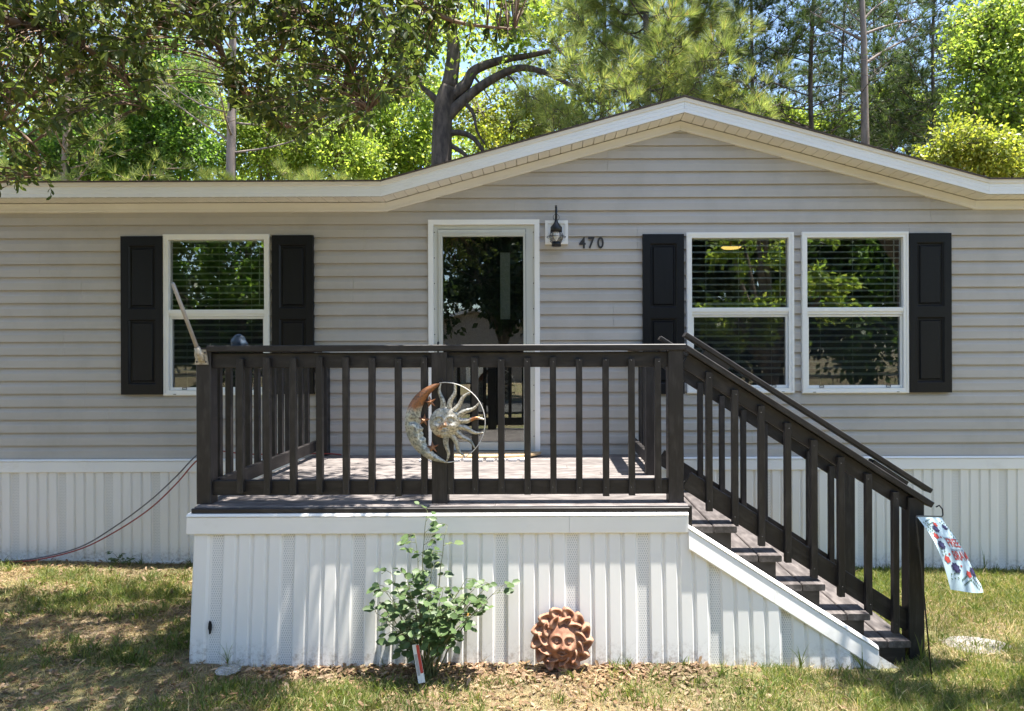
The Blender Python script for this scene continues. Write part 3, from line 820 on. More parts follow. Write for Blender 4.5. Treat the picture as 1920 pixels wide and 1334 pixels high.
def skirt_panel(x0, x1, yplane, top, bot, tilt, parent, clip=None):
    pr = skirt_profile(x0, x1)
    b = MB()
    zref = min(bot(x0), bot(x1))
    for (xa, ya, ma), (xb, yb, mb_) in zip(pr[:-1], pr[1:]):
        if clip and xa >= clip: continue
        xb2 = min(xb, clip) if clip else xb
        ta, tb, ba, bb = top(xa), top(xb2), bot(xa), bot(xb2)
        if ta <= ba and tb <= bb: continue
        ta = max(ta, ba); tb = max(tb, bb)
        yo = lambda z, t_: -tilt * max(0.0, (t_ - z)) 
        T = max(top(x0), top(x1))
        b.add([(xa, yplane + ya + yo(ba, T), ba), (xb2, yplane + yb + yo(bb, T), bb), (xb2, yplane + yb + yo(tb, T), tb), (xa, yplane + ya + yo(ta, T), ta)], [(0, 1, 2, 3)], ma)
    if not b.v: return None
    return b.build('skirting_panel', ['skirt_vinyl', 'vent_strip'], parent, origin=(x0, yplane, zref + 0.02))

def trim(x0, x1, yplane, ztop, h, parent, name='trim', joints=()):
    cuts = [x0] + list(joints) + [x1]
    for a0, a1 in zip(cuts[:-1], cuts[1:]):
        b = MB()
        b.sweep_x([(yplane + 0.012, 0.0), (yplane - 0.016, 0.0), (yplane - 0.018, 0.004), (yplane - 0.014, h - 0.024), (yplane - 0.008, h - 0.020), (yplane - 0.020, h - 0.015), (yplane - 0.012, h - 0.002), (yplane + 0.012, h)], a0 + 0.0006, a1 - 0.0006, ztop - h)
        b.build(name, 'vinyl_white', parent)

hs = empty('skirting', (0, -0.03, 0), parent=house)
trim(HX0, HX1, -0.034, ZB + 0.002, 0.115, hs, joints=(at(163, 870, -0.04).x, 2.9))
xv = at(23, 950, -0.03).x
while xv > HX0: xv -= 0.4135
while xv < HX1 - 0.1:
    skirt_panel(xv, xv + 0.4135, -0.030, lambda x: ZB - 0.10, lambda x: float(gz(x, -0.05)) - 0.03, 0.0, hs)
    xv += 0.4135
b = MB(); 
for i in range(60):
    xa = HX0 + (HX1 - HX0) * i / 60; xb = HX0 + (HX1 - HX0) * (i + 1) / 60
    za, zb = float(gz(xa, -0.05)), float(gz(xb, -0.05))
    b.sweep_x([(-0.02, -0.04), (-0.052, -0.04), (-0.052, 0.018), (-0.046, 0.018), (-0.044, 0.002), (-0.02, 0.002)], xa, xb, za, zb)
b.build('ground_track', 'vinyl_white', hs)

# ================================================================== THE DECK
DZ = 0.9085
DX0, DX1, DY0 = -2.06, 0.82, -2.057
deck = empty('deck', ((DX0 + DX1) / 2, -1.0, 0), 'dark railed wooden deck with white-skirted base and side stairs', 'deck')
nb = 14; bw = (-DY0 - 0.045) / nb
rd = random.Random(11)
for i in range(nb):
    y = DY0 + bw * (i + 0.5)
    cut = rd.uniform(-1.2, 0.4) if rd.random() < 0.6 else None
    ends = [DX0, DX1 + rd.uniform(-0.004, 0.004)] if cut is None else [DX0, cut, DX1 + rd.uniform(-0.004, 0.004)]
    for a0, a1 in zip(ends[:-1], ends[1:]):
        board('deck_board', (a0 + 0.001, y, DZ - 0.014 + rd.uniform(-0.0015, 0.0015)), (a1 - 0.001, y, DZ - 0.014), bw - 0.006, 0.028, (0, 1, 0), 'deck_wood', deck, 0.003)
board('rim_joist', (DX0 + 0.012, DY0 + 0.045, DZ - 0.11), (DX1 - 0.01, DY0 + 0.045, DZ - 0.11), 0.16, 0.036, (0, 0, 1), 'stain_wood', deck)
board('rim_joist', (DX1 - 0.03, DY0 + 0.07, DZ - 0.11), (DX1 - 0.03, -0.06, DZ - 0.11), 0.16, 0.036, (0, 0, 1), 'stain_wood', deck)
board('rim_joist', (DX0 + 0.03, DY0 + 0.07, DZ - 0.11), (DX0 + 0.03, -0.06, DZ - 0.11), 0.16, 0.036, (0, 0, 1), 'stain_wood', deck)
board('edge_strip', (DX0 - 0.004, DY0 - 0.012, DZ - 0.020), (DX1 + 0.006, DY0 - 0.012, DZ - 0.020), 0.027, 0.020, (0, 0, 1), 'stain_wood', deck)
# front and left skirting
ds = empty('skirting', (-0.6, DY0, 0), parent=deck)
TT = DZ - 0.034; TH = 0.118
trim(DX0 - 0.028, DX1 - 0.002, DY0 - 0.016, TT, TH, ds, joints=(at(1067, 980, DY0).x,))
xv = at(397, 1100, DY0 - 0.03).x - 0.4115
gb = lambda x: float(gz(x, DY0)) - 0.02
TILT = 0.085
stair_line = lambda x: at(1290, 1012, DY0 - 0.03).z - 0.643 * (x - DX1)     # foot of the sloping trim
first = True
while xv < 2.1:
    top = (lambda x: TT - TH + 0.02 if x <= DX1 - 0.02 else min(TT - TH + 0.02, stair_line(x) + 0.03))
    x0_ = max(xv, DX0 + 0.008) if first else xv
    if first:
        b = MB(); X0, X1 = DX0 + 0.006, xv + 0.4115
        T = TT - TH + 0.02
        q = [(X0, 0.0), (X0 + 0.012, -0.011), (X1 - 0.028, -0.011), (X1 - 0.016, 0.0), (X1, 0.0)]
        for (xa, ya), (xb, yb) in zip(q[:-1], q[1:]):
            b.add([(xa, DY0 - 0.008 + ya - TILT * (T - gb(xa)), gb(xa)), (xb, DY0 - 0.008 + yb - TILT * (T - gb(xb)), gb(xb)), (xb, DY0 - 0.008 + yb, T), (xa, DY0 - 0.008 + ya, T)], [(0, 1, 2, 3)])
        b.build('skirting_panel', ['skirt_vinyl', 'vent_strip'], ds, origin=(X0, DY0, gb(X0) + 0.02))
    else:
        if xv < DX1 < xv + 0.4115:
            pass
        skirt_panel(xv, xv + 0.4115, DY0 - 0.008, top, gb, TILT, ds)
    first = False
    xv += 0.4115
b = MB()
nL = 5
for i in range(nL):
    ya = DY0 + 0.0 + (-0.05 - DY0) * i / nL; yb = DY0 + (-0.05 - DY0) * (i + 1) / nL
    for (u0, d0, u1, d1) in ((0, 0, 0.2, 0), (0.2, 0, 0.24, -0.011), (0.24, -0.011, 0.9, -0.011), (0.9, -0.011, 1, 0)):
        A0 = ya + (yb - ya) * u0; A1 = ya + (yb - ya) * u1
        za, zb = float(gz(DX0, A0)) - 0.03, float(gz(DX0, A1)) - 0.03
        b.add([(DX0 + d0, A0, za), (DX0 + d1, A1, zb), (DX0 + d1, A1, TT - 0.08), (DX0 + d0, A0, TT - 0.08)], [(0, 1, 2, 3)])
b.build('skirting_panel', ['skirt_vinyl', 'vent_strip'], ds, origin=(DX0, DY0, 0.0))
b = MB(); b.box((DX0 - 0.026, DY0 - 0.0, TT - TH), (DX0 + 0.004, -0.06, TT)); b.build('trim', 'vinyl_white', ds)
# torn hole by the vent strip
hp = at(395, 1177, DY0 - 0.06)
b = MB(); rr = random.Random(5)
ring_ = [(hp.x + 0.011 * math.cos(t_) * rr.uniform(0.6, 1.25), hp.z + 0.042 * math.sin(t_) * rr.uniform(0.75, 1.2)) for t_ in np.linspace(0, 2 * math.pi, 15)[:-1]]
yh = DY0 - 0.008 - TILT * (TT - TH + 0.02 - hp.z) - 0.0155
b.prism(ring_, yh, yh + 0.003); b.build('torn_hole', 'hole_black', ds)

# ---- railings
PF = -1.988; PD = 0.089          # front face of the posts, 4x4 posts
RAILY = PF + 0.045               # middle of the 2x rails
CAPT = at(900, 646.5, PF).z      # top of cap
ZT1 = at(700, 661.5, PF).z; ZT0 = at(700, 690, PF).z
ZBt = at(700, 902, PF).z; ZBb = at(700, 930, PF).z
def railing(loc): return empty('railing', loc, parent=deck)
rail = railing((-0.6, PF, DZ))
def post(px0, px1, zb, zt, yf, parent, face=None, lean=0.0):
    xa = at(px0, 800, yf).x; xb = at(px1, 800, yf).x
    return board('post', ((xa + xb) / 2, yf + PD / 2, zb), ((xa + xb) / 2 + lean, yf + PD / 2, zt), xb - xa, PD, (1, 0, 0), 'stain_wood', parent, 0.004)
post(367.6, 395.0, DZ + 0.001, CAPT - 0.012, PF, rail)
post(809, 838.5, DZ + 0.001, ZT1, PF - 0.012, rail)
pr_ = post(1253.4, 1282.2, DZ + 0.001, CAPT - 0.039, PF, rail)
PXR0, PXR1 = at(1253.4, 800, PF).x, at(1282.2, 800, PF).x
xl = at(395.0, 800, PF).x; xr = at(1253.4, 800, PF).x
board('cap_rail', (at(389, 650, PF).x, RAILY - 0.006, CAPT - 0.019), (at(1285, 650, PF).x, RAILY - 0.006, CAPT - 0.019), 0.102, 0.037, (0, 1, 0), 'stain_wood', rail)
board('top_rail', (xl + 0.001, RAILY, (ZT0 + ZT1) / 2), (xr - 0.001, RAILY, (ZT0 + ZT1) / 2), ZT1 - ZT0, 0.038, (0, 0, 1), 'stain_wood', rail)
board('bottom_rail', (xl + 0.001, RAILY, (ZBt + ZBb) / 2), (xr - 0.001, RAILY, (ZBt + ZBb) / 2), ZBt - ZBb, 0.038, (0, 0, 1), 'stain_wood', rail)
BY = RAILY - 0.019 - 0.0195
rb = random.Random(21)
for px in (451.5, 501.5, 550.5, 600, 649, 698, 747, 796, 844.5, 890.7, 940, 989, 1037, 1086, 1135.7, 1184, 1233):
    xb = at(px, 800, BY).x
    zb = at(px, 924 + rb.uniform(-1.5, 6), BY).z; zt = at(px, 672 + rb.uniform(-1.5, 2.5), BY).z
    board('baluster', (xb + rb.uniform(-0.002, 0.002), BY, zb), (xb, BY, zt), 0.0375, 0.0375, (1, 0, 0), 'stain_wood', rail, 0.003)

def side_rail(xc, ya, yb, out, parent, bal_from, nbal, topz=True):
    """level railing running back to the wall; balusters nailed to the `out` side"""
    board('cap_rail', (xc, ya, CAPT - 0.0195), (xc, yb, CAPT - 0.0195), 0.102, 0.036, (1, 0, 0), 'stain_wood', parent)
    board('top_rail', (xc, ya, (ZT0 + ZT1) / 2), (xc, yb, (ZT0 + ZT1) / 2), ZT1 - ZT0 - 0.001, 0.038, (0, 0, 1), 'stain_wood', parent)
    board('bottom_rail', (xc, ya, (ZBt + ZBb) / 2 + 0.002), (xc, yb, (ZBt + ZBb) / 2 + 0.002), ZBt - ZBb, 0.038, (0, 0, 1), 'stain_wood', parent)
    for i in range(nbal):
        y = bal_from + i * 0.142
        xb = xc + out * 0.0385
        board('baluster', (xb, y, ZBb - 0.0 + rb.uniform(-0.01, 0.02)), (xb, y, ZT1 - 0.03), 0.0375, 0.0375, (1, 0, 0), 'stain_wood', parent, 0.003)
# left side, from the front post to a post at the wall
rail = railing((xl - 0.03, -1.0, DZ))
XL = -2.0
side_rail(XL, PF + PD + 0.002, -0.105, -1, rail, PF + PD + 0.10, 12)
board('post', (XL + 0.045, -0.06, DZ + 0.001), (XL + 0.045, -0.06, CAPT - 0.04), 0.089, 0.085, (1, 0, 0), 'stain_wood', rail)
# right side behind the stairs
rail = railing((0.77, -0.5, DZ))
FARY = PF + 0.911                # front face of the far posts of the stairs
XR = (PXR0 + PXR1) / 2
board('post', (XR, FARY + PD / 2, DZ + 0.001), (XR, FARY + PD / 2, CAPT - 0.039), PXR1 - PXR0, PD, (1, 0, 0), 'stain_wood', rail)
side_rail(XR, FARY + PD + 0.002, -0.02, +1, rail, FARY + PD + 0.09, 6)

SCREW = MB(); SCREW.lathe([(0.0, -0.002), (0.0042, -0.002), (0.0036, 0.001), (0.0, 0.0015)], (0, 0, 0), 8); SCREW = SCREW.mesh('screw', 'gasket_dark')
def screws(parent, x, zs, y):
    for z_ in zs:
        link('screw', SCREW, None, parent, Matrix.Translation((x + rb.uniform(-0.006, 0.006), y - 0.0200, z_ + rb.uniform(-0.006, 0.006))) @ Matrix.Rotation(R(90), 4, 'X'))
for o_ in [c_ for c_ in bpy.data.objects if c_.name.startswith('baluster')][:17]:
    screws(o_.parent, WM[o_].translation.x, ((ZT0 + ZT1) / 2 - 0.01, (ZBt + ZBb) / 2), BY)
# ---- stairs
stairs = empty('stairs', (1.5, -1.5, 0), parent=deck)
TX = [1.109, 1.37, 1.625, 1.885, 2.125]; TZ = [0.783, 0.613, 0.442, 0.270, 0.108]
TY0, TY1 = -2.056, -0.985
rt = random.Random(4)
for k in range(5):
    for q in range(2):
        xc = TX[k] - 0.0675 - q * 0.137
        board('tread', (xc, TY0 + rt.uniform(0, 0.008), TZ[k] - 0.019), (xc, TY1, TZ[k] - 0.019 + rt.uniform(-0.002, 0.002)), 0.131, 0.038, (1, 0, 0), 'tread_wood', stairs, 0.005)
poly = [(DX1 + 0.004, TZ[0] + 0.0)]
poly = [(DX1 + 0.006, TZ[0] - 0.039)]
for k in range(5):
    poly.append((TX[k] - 0.034, TZ[k] - 0.039))
    if k < 4: poly.append((TX[k] - 0.034, TZ[k + 1] - 0.039))
poly += [(TX[4] - 0.034, float(gz(2.1, -2.0)) - 0.05), (TX[4] - 0.40, float(gz(1.8, -2.0)) - 0.05), (DX1 + 0.006, 0.42)]
for y in (TY0 + 0.012, TY1 - 0.055):
    b = MB(); b.prism(poly, y, y + 0.036)
    b.build('stringer', 'stain_wood', stairs)
board('end_block', (DX1 + 0.012, DY0 - 0.006, 0.77), (DX1 + 0.012, DY0 - 0.006, DZ - 0.002), 0.018, 0.03, (1, 0, 0), 'stain_wood', stairs)
# sloping white trim over the stair skirting
b = MB()
slope = 0.643
A0 = at(1291, 985, DY0 - 0.04); 
xe = at(1650, 1230, DY0 - 0.05).x
pr2 = [(DY0 + 0.0, -0.145), (DY0 - 0.046, -0.140), (DY0 - 0.050, -0.132), (DY0 - 0.036, -0.030), (DY0 - 0.030, -0.026), (DY0 - 0.040, -0.018), (DY0 - 0.030, 0.0), (DY0 - 0.004, 0.002)]
xm = at(1447, 1100, DY0).x
for xa, xb in ((DX1 - 0.003, xm), (xm + 0.0012, xe)):
    b = MB(); b.sweep_x(pr2, xa, xb, A0.z - slope * (xa - A0.x), A0.z - slope * (xb - A0.x)); b.build('sloping_trim', 'vinyl_white', stairs)

# stair railings: near one, and the far one a stair's width behind it
SL = 0.652
def stair_rail(dy, parent):
    def B(name, p0, p1, w, t, side, ch=0.004):
        return board(name, (p0[0], p0[1] + dy, p0[2]), (p1[0], p1[1] + dy, p1[2]), w, t, side, 'stain_wood', parent, ch)
    nrm = Vector((SL, 0, 1)).normalized(); dr = Vector((1, 0, -SL)).normalized()
    c0 = at(1285.5, 651.5, PF); c1 = at(1747.5, 947, PF)
    c0.y = c1.y = RAILY - 0.006
    ang = (c1 - c0).normalized(); up = Vector((-ang.z, 0, ang.x))
    B('cap_rail', c0, c1, 0.102, 0.036, (0, 1, 0))
    o1 = c0 - up * (0.0185 + 0.045); o1.y = RAILY; o2 = c1 - up * (0.0185 + 0.045); o2.y = RAILY
    xp0 = at(1283, 800, PF).x; xp1 = at(1704, 1000, PF).x
    def onx(p, x):
        return Vector((x, p.y, p.z + ang.z / ang.x * (x - p.x)))
    B('top_rail', onx(o1, xp0 + 0.012), onx(o1, xp1 + 0.03), 0.088, 0.037, up)
    lo = at(1285.5, 900, PF); lo.y = RAILY
    B('bottom_rail', onx(lo, xp0 + 0.02), onx(lo, xp1 + 0.02), 0.112, 0.037, up)
    for px, pt, pb in ((1328.7, 698, 958), (1377, 731, 986), (1426.7, 761, 1023), (1476, 793, 1054), (1525, 825, 1083), (1575.6, 857, 1118), (1627, 888, 1152), (1677.5, 922, 1186)):
        a_ = at(px, pt, BY); b_ = at(px, pb, BY)
        B('baluster', (a_.x, BY, b_.z), (a_.x, BY, a_.z), 0.0375, 0.0375, (1, 0, 0), 0.003)
        if dy == 0: screws(parent, a_.x, (a_.z - 0.035, b_.z + 0.06), BY)
    xa, xb = at(1704, 1000, PF).x, at(1733.6, 1000, PF).x
    B('post', ((xa + xb) / 2, PF + PD / 2, float(gz(2.2, -2.0)) - 0.06), ((xa + xb) / 2, PF + PD / 2, at(1720, 934, PF).z), xb - xa, PD, (1, 0, 0))
    h0 = at(1286, 627, PF); h1 = at(1747, 921.5, PF); h0.y = h1.y = RAILY - 0.006
    B('handrail', h0, h1, 0.085, 0.028, (0, 1, 0), 0.003)
    for pxa, pya, pxb, pyb in ((1320, 661, 1367, 691), (1638, 868, 1702, 909)):
        a_ = at(pxa, pya, PF); b_ = at(pxb, pyb, PF); a_.y = b_.y = RAILY - 0.006
        B('spacer_block', a_, b_, 0.07, 0.036, (0, 1, 0), 0.003)
rail = railing((1.5, PF, 0.5)); stair_rail(0.0, rail)
rail = railing((1.5, FARY, 0.5)); stair_rail(0.911, rail)

# ================================================================== THINGS ON THE HOUSE AND DECK
# ---- onion lantern by the door
LY = -0.16
lan = empty('wall_lantern', at(1043, 435, -0.03), 'black onion lantern with caged glass globe on white block by door', 'lantern')
c = at(1043, 444, LY)
b = MB(); x0_, x1_, z0_, z1_ = rect(1022, 414, 1065, 458, -0.04)
b.box((x0_, -0.040, z0_), (x1_, -0.001, z1_)); i_ = 0.028
for (a0, a1, c0, c1) in ((x0_, x1_, z1_ - i_, z1_), (x0_, x1_, z0_, z0_ + i_), (x0_, x0_ + i_, z0_ + i_, z1_ - i_), (x1_ - i_, x1_, z0_ + i_, z1_ - i_)):
    b.box((a0, -0.050, c0), (a1, -0.0405, c1))
b.build('mounting_block', 'frame_white', lan)
b = MB(); b.lathe([(0, 0), (0.055, 0), (0.055, 0.012), (0.03, 0.02), (0, 0.02)], (0, 0, 0), 20); me = b.mesh('back_plate', 'black_metal')
link('back_plate', me, None, lan, Matrix.Translation((c.x, -0.041, c.z + 0.02)) @ Matrix.Rotation(R(90), 4, 'X'))
b = MB(); pts = [(c.x, -0.05, c.z + 0.02), (c.x, -0.075, c.z + 0.15), (c.x, -0.10, c.z + 0.245), (c.x, -0.13, c.z + 0.268), (c.x, LY, c.z + 0.245), (c.x, LY, c.z + 0.19), (c.x, LY, c.z + 0.12)]
b.tube(pts, 0.010, 10); b.build('arm', 'black_metal', lan)
b = MB(); b.lathe([(0.0, 0.150), (0.012, 0.150), (0.016, 0.125), (0.030, 0.105), (0.050, 0.080), (0.0505, 0.040), (0.046, 0.038), (0.0, 0.040)], c, 24); b.build('cap', 'black_metal', lan)
b = MB(); b.tube([(c.x + 0.026 * math.cos(t_), LY, c.z + 0.165 + 0.028 * math.sin(t_)) for t_ in np.linspace(0, 2 * math.pi, 17)], 0.0022, 5, caps=False); b.build('ring', 'black_metal', lan)
b = MB(); b.lathe([(0.030, 0.038), (0.055, 0.022), (0.066, -0.005), (0.058, -0.032), (0.034, -0.050)], c, 24); b.build('globe', 'clear_glass', lan)
b = MB(); b.lathe([(0.014, 0.03), (0.016, 0.0), (0.0, -0.03)], c, 12); b.build('bulb', 'frame_white', lan)
b = MB()
for k in range(4):
    t_ = math.pi / 4 + k * math.pi / 2
    b.tube([(c.x + r_ * math.cos(t_), LY + r_ * math.sin(t_), c.z + z_) for r_, z_ in ((0.046, 0.04), (0.068, 0.026), (0.080, -0.004), (0.070, -0.036), (0.038, -0.056))], 0.0028, 5)
b.tube([(c.x + 0.081 * math.cos(t_), LY + 0.081 * math.sin(t_), c.z - 0.004) for t_ in np.linspace(0, 2 * math.pi, 25)], 0.0028, 5, caps=False)
b.build('cage', 'black_metal', lan)
b = MB(); b.lathe([(0.0, -0.048), (0.040, -0.048), (0.041, -0.084), (0.0, -0.084)], c, 24); b.build('base_cup', 'black_metal', lan)

# ---- house number
def text_mesh(s, size, bold=0.0, extr=0.0):
    cu = bpy.data.curves.new('t', 'FONT'); cu.body = s; cu.size = size; cu.offset = bold; cu.extrude = extr; cu.align_x = 'CENTER'; cu.resolution_u = 4
    o = bpy.data.objects.new('t', cu); COL.objects.link(o)
    dg = bpy.context.evaluated_depsgraph_get(); me = bpy.data.meshes.new_from_object(o.evaluated_get(dg))
    bpy.data.objects.remove(o); bpy.data.curves.remove(cu)
    me.materials.clear()
    return me
num = empty('house_number', at(1109, 465, -0.03), 'dark metal numerals reading 470 beside the lantern', 'house number')
for ch, px in (('4', 1092), ('7', 1109), ('0', 1126)):
    me = text_mesh(ch, 0.138, 0.0022, 0.004); me.materials.append(M['number_black'])
    xs_ = [v.co.x for v in me.vertices]; cx_ = (min(xs_) + max(xs_)) / 2
    p = at(px, 465.5, -0.026)
    link('numeral', me, None, num, Matrix.Translation((p.x - cx_ * 0.86, -0.026, p.z)) @ Matrix.Rotation(R(90), 4, 'X') @ Matrix.Diagonal((0.86, 1, 1, 1)))

# ---- outlet cover on the wall
b = MB(); p = at(411, 795, -0.03)
b.box((p.x - 0.05, -0.05, p.z - 0.06), (p.x + 0.02, -0.019, p.z + 0.07)); b.box((p.x - 0.045, -0.062, p.z - 0.05), (p.x + 0.015, -0.0505, p.z + 0.06))
tag(b.build('outlet_box', 'mat_grey'), 'small outdoor outlet cover on siding behind the left railing', 'outlet')

# ---- flagpole bracket on the corner post
fb = empty('flagpole_holder', at(379, 684, PF), 'weathered bracket holding a bare grey pole stub on corner post', 'flagpole holder')
p = at(378.5, 684, PF - 0.004); w_ = 0.040
b = MB()
b.prism([(p.x - w_, p.z), (p.x + w_, p.z), (p.x + w_ * 0.8, p.z + 0.045), (p.x + w_ * 0.65, p.z + 0.088), (p.x - w_ * 0.95, p.z + 0.090), (p.x - w_ * 1.05, p.z + 0.055), (p.x - w_ * 0.85, p.z + 0.035)], PF - 0.012, PF - 0.001)
b.build('bracket_plate', 'aged_bracket', fb)
a0 = Vector((p.x + 0.006, PF - 0.014, p.z + 0.022)); a1 = at(323.5, 530, PF - 0.16)
dd = (a1 - a0).normalized()
b = MB(); b.tube([a0, a0 + dd * 0.085], [0.018, 0.0165], 12); b.build('socket', 'aged_bracket', fb)
b = MB(); b.tube([a0 + dd * 0.05, a0 + (a1 - a0) * 0.97, a1], [0.0115, 0.0105, 0.007], 12); b.build('pole', 'pole_grey', fb)
for (dx, dz) in ((-0.026, 0.016), (0.028, 0.016), (0.022, 0.07)):
    b = MB(); b.lathe([(0, -0.004), (0.006, -0.004), (0.0045, 0.002), (0, 0.003)], (0, 0, 0), 8)
    link('screw', b.mesh('screw', 'gasket_dark'), None, fb, Matrix.Translation((p.x + dx, PF - 0.0135, p.z + dz)) @ Matrix.Rotation(R(90), 4, 'X'))

# ---- small dark blue lumpy object on the left cap rail
p = at(461, 651, -1.60)
b = MB(); P_ = []
for i in range(13):
    ph = math.pi * 0.5 * i / 12
    row_ = []
    for k in range(24):
        t_ = 2 * math.pi * k / 24
        rr_ = 0.046 * (1 + 0.10 * math.sin(5 * t_ + 3 * ph) + 0.06 * math.sin(9 * ph + t_))
        row_.append((XL + 0.045 * 0 + p.x * 0 + rr_ * math.cos(t_) * math.cos(ph) * 1.1, -1.60 + rr_ * math.sin(t_) * math.cos(ph), CAPT + 0.001 + 0.078 * math.sin(ph)))
    P_.append(row_)
b.grid(P_, wrap=True)
tag(b.build('folded_cap', 'blue_cloth'), 'small dark blue rumpled cloth cap resting on left rail', 'cap')

# ---- doormat and slotted step mat
b = MB(); cxm = at(915, 850, -0.15).x
n_ = 40
poly_ = [(cxm + 0.46 * math.cos(t_), -0.10 - 0.28 * math.sin(t_)) for t_ in np.linspace(0, math.pi, n_)]
vs_ = [(x_, y_, DZ + 0.017) for x_, y_ in poly_] + [(x_, y_, DZ + 0.034) for x_, y_ in poly_]
b.add(vs_, [tuple(range(n_, 2 * n_))] + [(i, (i + 1) % n_, n_ + (i + 1) % n_, n_ + i) for i in range(n_)])
tag(b.build('doormat', 'coir'), 'tan half-round coir doormat in front of the door', 'doormat')
b = MB(); xa, xb = at(786, 868, -0.42).x, at(996, 868, -0.42).x
y0_, y1_ = -0.44, -0.07
for i in range(10):
    u0 = xa + (xb - xa) * i / 10; u1 = xa + (xb - xa) * (i + 1) / 10 - 0.03
    b.box((u0, y0_, DZ + 0.001), (u1, y0_ + 0.06, DZ + 0.016))
b.box((xa, y0_ + 0.0605, DZ + 0.001), (xb - 0.03, y1_, DZ + 0.0155))
tag(b.build('slotted_mat', 'mat_grey'), 'pale slotted mat lying under the tan doormat', 'mat')

# ---- moon and sun ornament on the front railing
OY = BY - 0.0195 - 0.012
oc = at(834.5, 792.5, OY); OR = 75 * (OY - CAMY) / 1280
orn = empty('sun_and_moon_ornament', (oc.x, OY, oc.z - OR), 'round metal sun and crescent moon face ornament hung on railing', 'wall ornament')
def face_relief(u, v):
    G = lambda cx, cy, sx, sy: math.exp(-((u - cx) / sx) ** 2 - ((v - cy) / sy) ** 2)
    h = 0.0
    for s in (-1, 1):
        du = u * s - 0.38
        h -= 0.30 * G(s * 0.37, 0.14, 0.22, 0.13)
        h += 0.44 * G(s * 0.37, 0.13, 0.13, 0.08) - 0.16 * G(s * 0.37, 0.13, 0.045, 0.04)
        h += 0.12 * math.exp(-((du) / 0.20) ** 2 - ((v - 0.235 + 1.3 * du * du) / 0.030) ** 2)      # upper lid
        h += 0.08 * math.exp(-((du) / 0.18) ** 2 - ((v - 0.035 - 1.1 * du * du) / 0.030) ** 2)      # lower lid
        h += 0.15 * math.exp(-((du) / 0.26) ** 2 - ((v - 0.40 + 1.5 * du * du) / 0.060) ** 2)       # brow
        h += 0.26 * G(s * 0.50, -0.24, 0.22, 0.20)
        h += 0.12 * G(s * 0.11, -0.17, 0.06, 0.06)
    h += 0.24 * G(0, 0.06, 0.085, 0.24) + 0.36 * G(0, -0.13, 0.11, 0.10)
    h += 0.20 * math.exp(-(u / 0.20) ** 2 - ((v + 0.40 + 0.4 * abs(u) - 0.03) / 0.045) ** 2) + 0.22 * G(0, -0.535, 0.15, 0.055) - 0.20 * math.exp(-(u / 0.25) ** 2 - ((v + 0.465 - 0.9 * u * u) / 0.022) ** 2)
    h += 0.20 * G(0, -0.76, 0.17, 0.12)
    return h
def face_mesh(rx, rz, depth, nr=30, ns=60, skew=0.0):
    mb_ = MB(); P = []
    for i in range(nr + 1):
        r_ = max(1e-3, (i / nr) ** 0.85)
        row_ = []
        for k in range(ns):
            t_ = 2 * math.pi * k / ns
            u, v = r_ * math.cos(t_), r_ * math.sin(t_)
            h = 0.55 * math.sqrt(max(0, 1 - r_ * r_ * 0.98)) + face_relief(u - skew, v) * max(0, 1 - r_ ** 5)
            row_.append((u * rx, -h * depth, v * rz))
        P.append(row_)
    mb_.grid(P, wrap=True)
    return mb_
fr = 29.5 * (OY - CAMY) / 1280
me = face_mesh(fr, fr, 0.040).mesh('sun_face', 'aged_metal')
link('sun_face', me, None, orn, Matrix.Translation((oc.x + 0.001, OY - 0.004, oc.z)))
def wavy_ray(ang, r0, r1, w0, w1, waves, amp, depth, ns=22):
    mb_ = MB(); P = []
    for i in range(ns + 1):
        t_ = i / ns
        r_ = r0 + (r1 - r0) * t_
        off_ = amp * math.sin(t_ * waves * 2 * math.pi) * (0.35 + 0.65 * t_)
        w_ = w0 * (1 - t_) ** 0.8 + w1
        row_ = []
        for q in range(7):
            a_ = math.pi * q / 6
            row_.append((r_, off_ + w_ / 2 * math.cos(a_), -depth * math.sin(a_) * (w_ / w0 * 0.8 + 0.2)))
        P.append([(x_ * math.cos(ang) - y_ * math.sin(ang), d_, x_ * math.sin(ang) + y_ * math.cos(ang)) for x_, y_, d_ in row_])
    mb_.grid(P)
    return mb_
for i, an in enumerate((98, 74, 52, 28, 6, -17, -39, -62, -86)):
    wavy_ray(R(an), fr * 0.93, OR * 0.985, 0.034, 0.008, 1.15, 0.009 * (1 if i % 2 else -1), 0.014)
    me = wavy_ray(R(an), fr * 0.93, OR * 0.985, 0.031, 0.008, 1.15, 0.009 * (1 if i % 2 else -1), 0.014).mesh('ray', 'aged_metal')
    link('ray', me, None, orn, Matrix.Translation((oc.x, OY, oc.z)))
b = MB(); P = []
for i in range(61):
    t_ = i / 60
    an = R(96 + 176 * t_)
    w_ = 0.086 * math.sin(math.pi * min(1, max(0, t_))) ** 0.72 + 0.004
    nose = 0.016 * math.exp(-((t_ - 0.56) / 0.035) ** 2) + 0.010 * math.exp(-((t_ - 0.63) / 0.02) ** 2) + 0.012 * math.exp(-((t_ - 0.70) / 0.03) ** 2) - 0.006 * math.exp(-((t_ - 0.50) / 0.03) ** 2)
    row_ = []
    for q in range(13):
        f_ = q / 12
        r_ = OR - (w_ + nose) * f_
        bulge = math.sin(math.pi * (0.06 + 0.88 * f_))
        h = 0.026 * bulge * (w_ / 0.09) ** 0.6
        h += 0.014 * math.exp(-((t_ - 0.50) / 0.022) ** 2 - ((f_ - 0.58) / 0.16) ** 2) - 0.014 * math.exp(-((t_ - 0.47) / 0.03) ** 2 - ((f_ - 0.55) / 0.25) ** 2)
        h += 0.0016 * math.sin(t_ * 120) * math.sin(f_ * 18 + (i % 2) * 1.5)
        row_.append((r_ * math.cos(an), -h, r_ * math.sin(an)))
    P.append(row_)
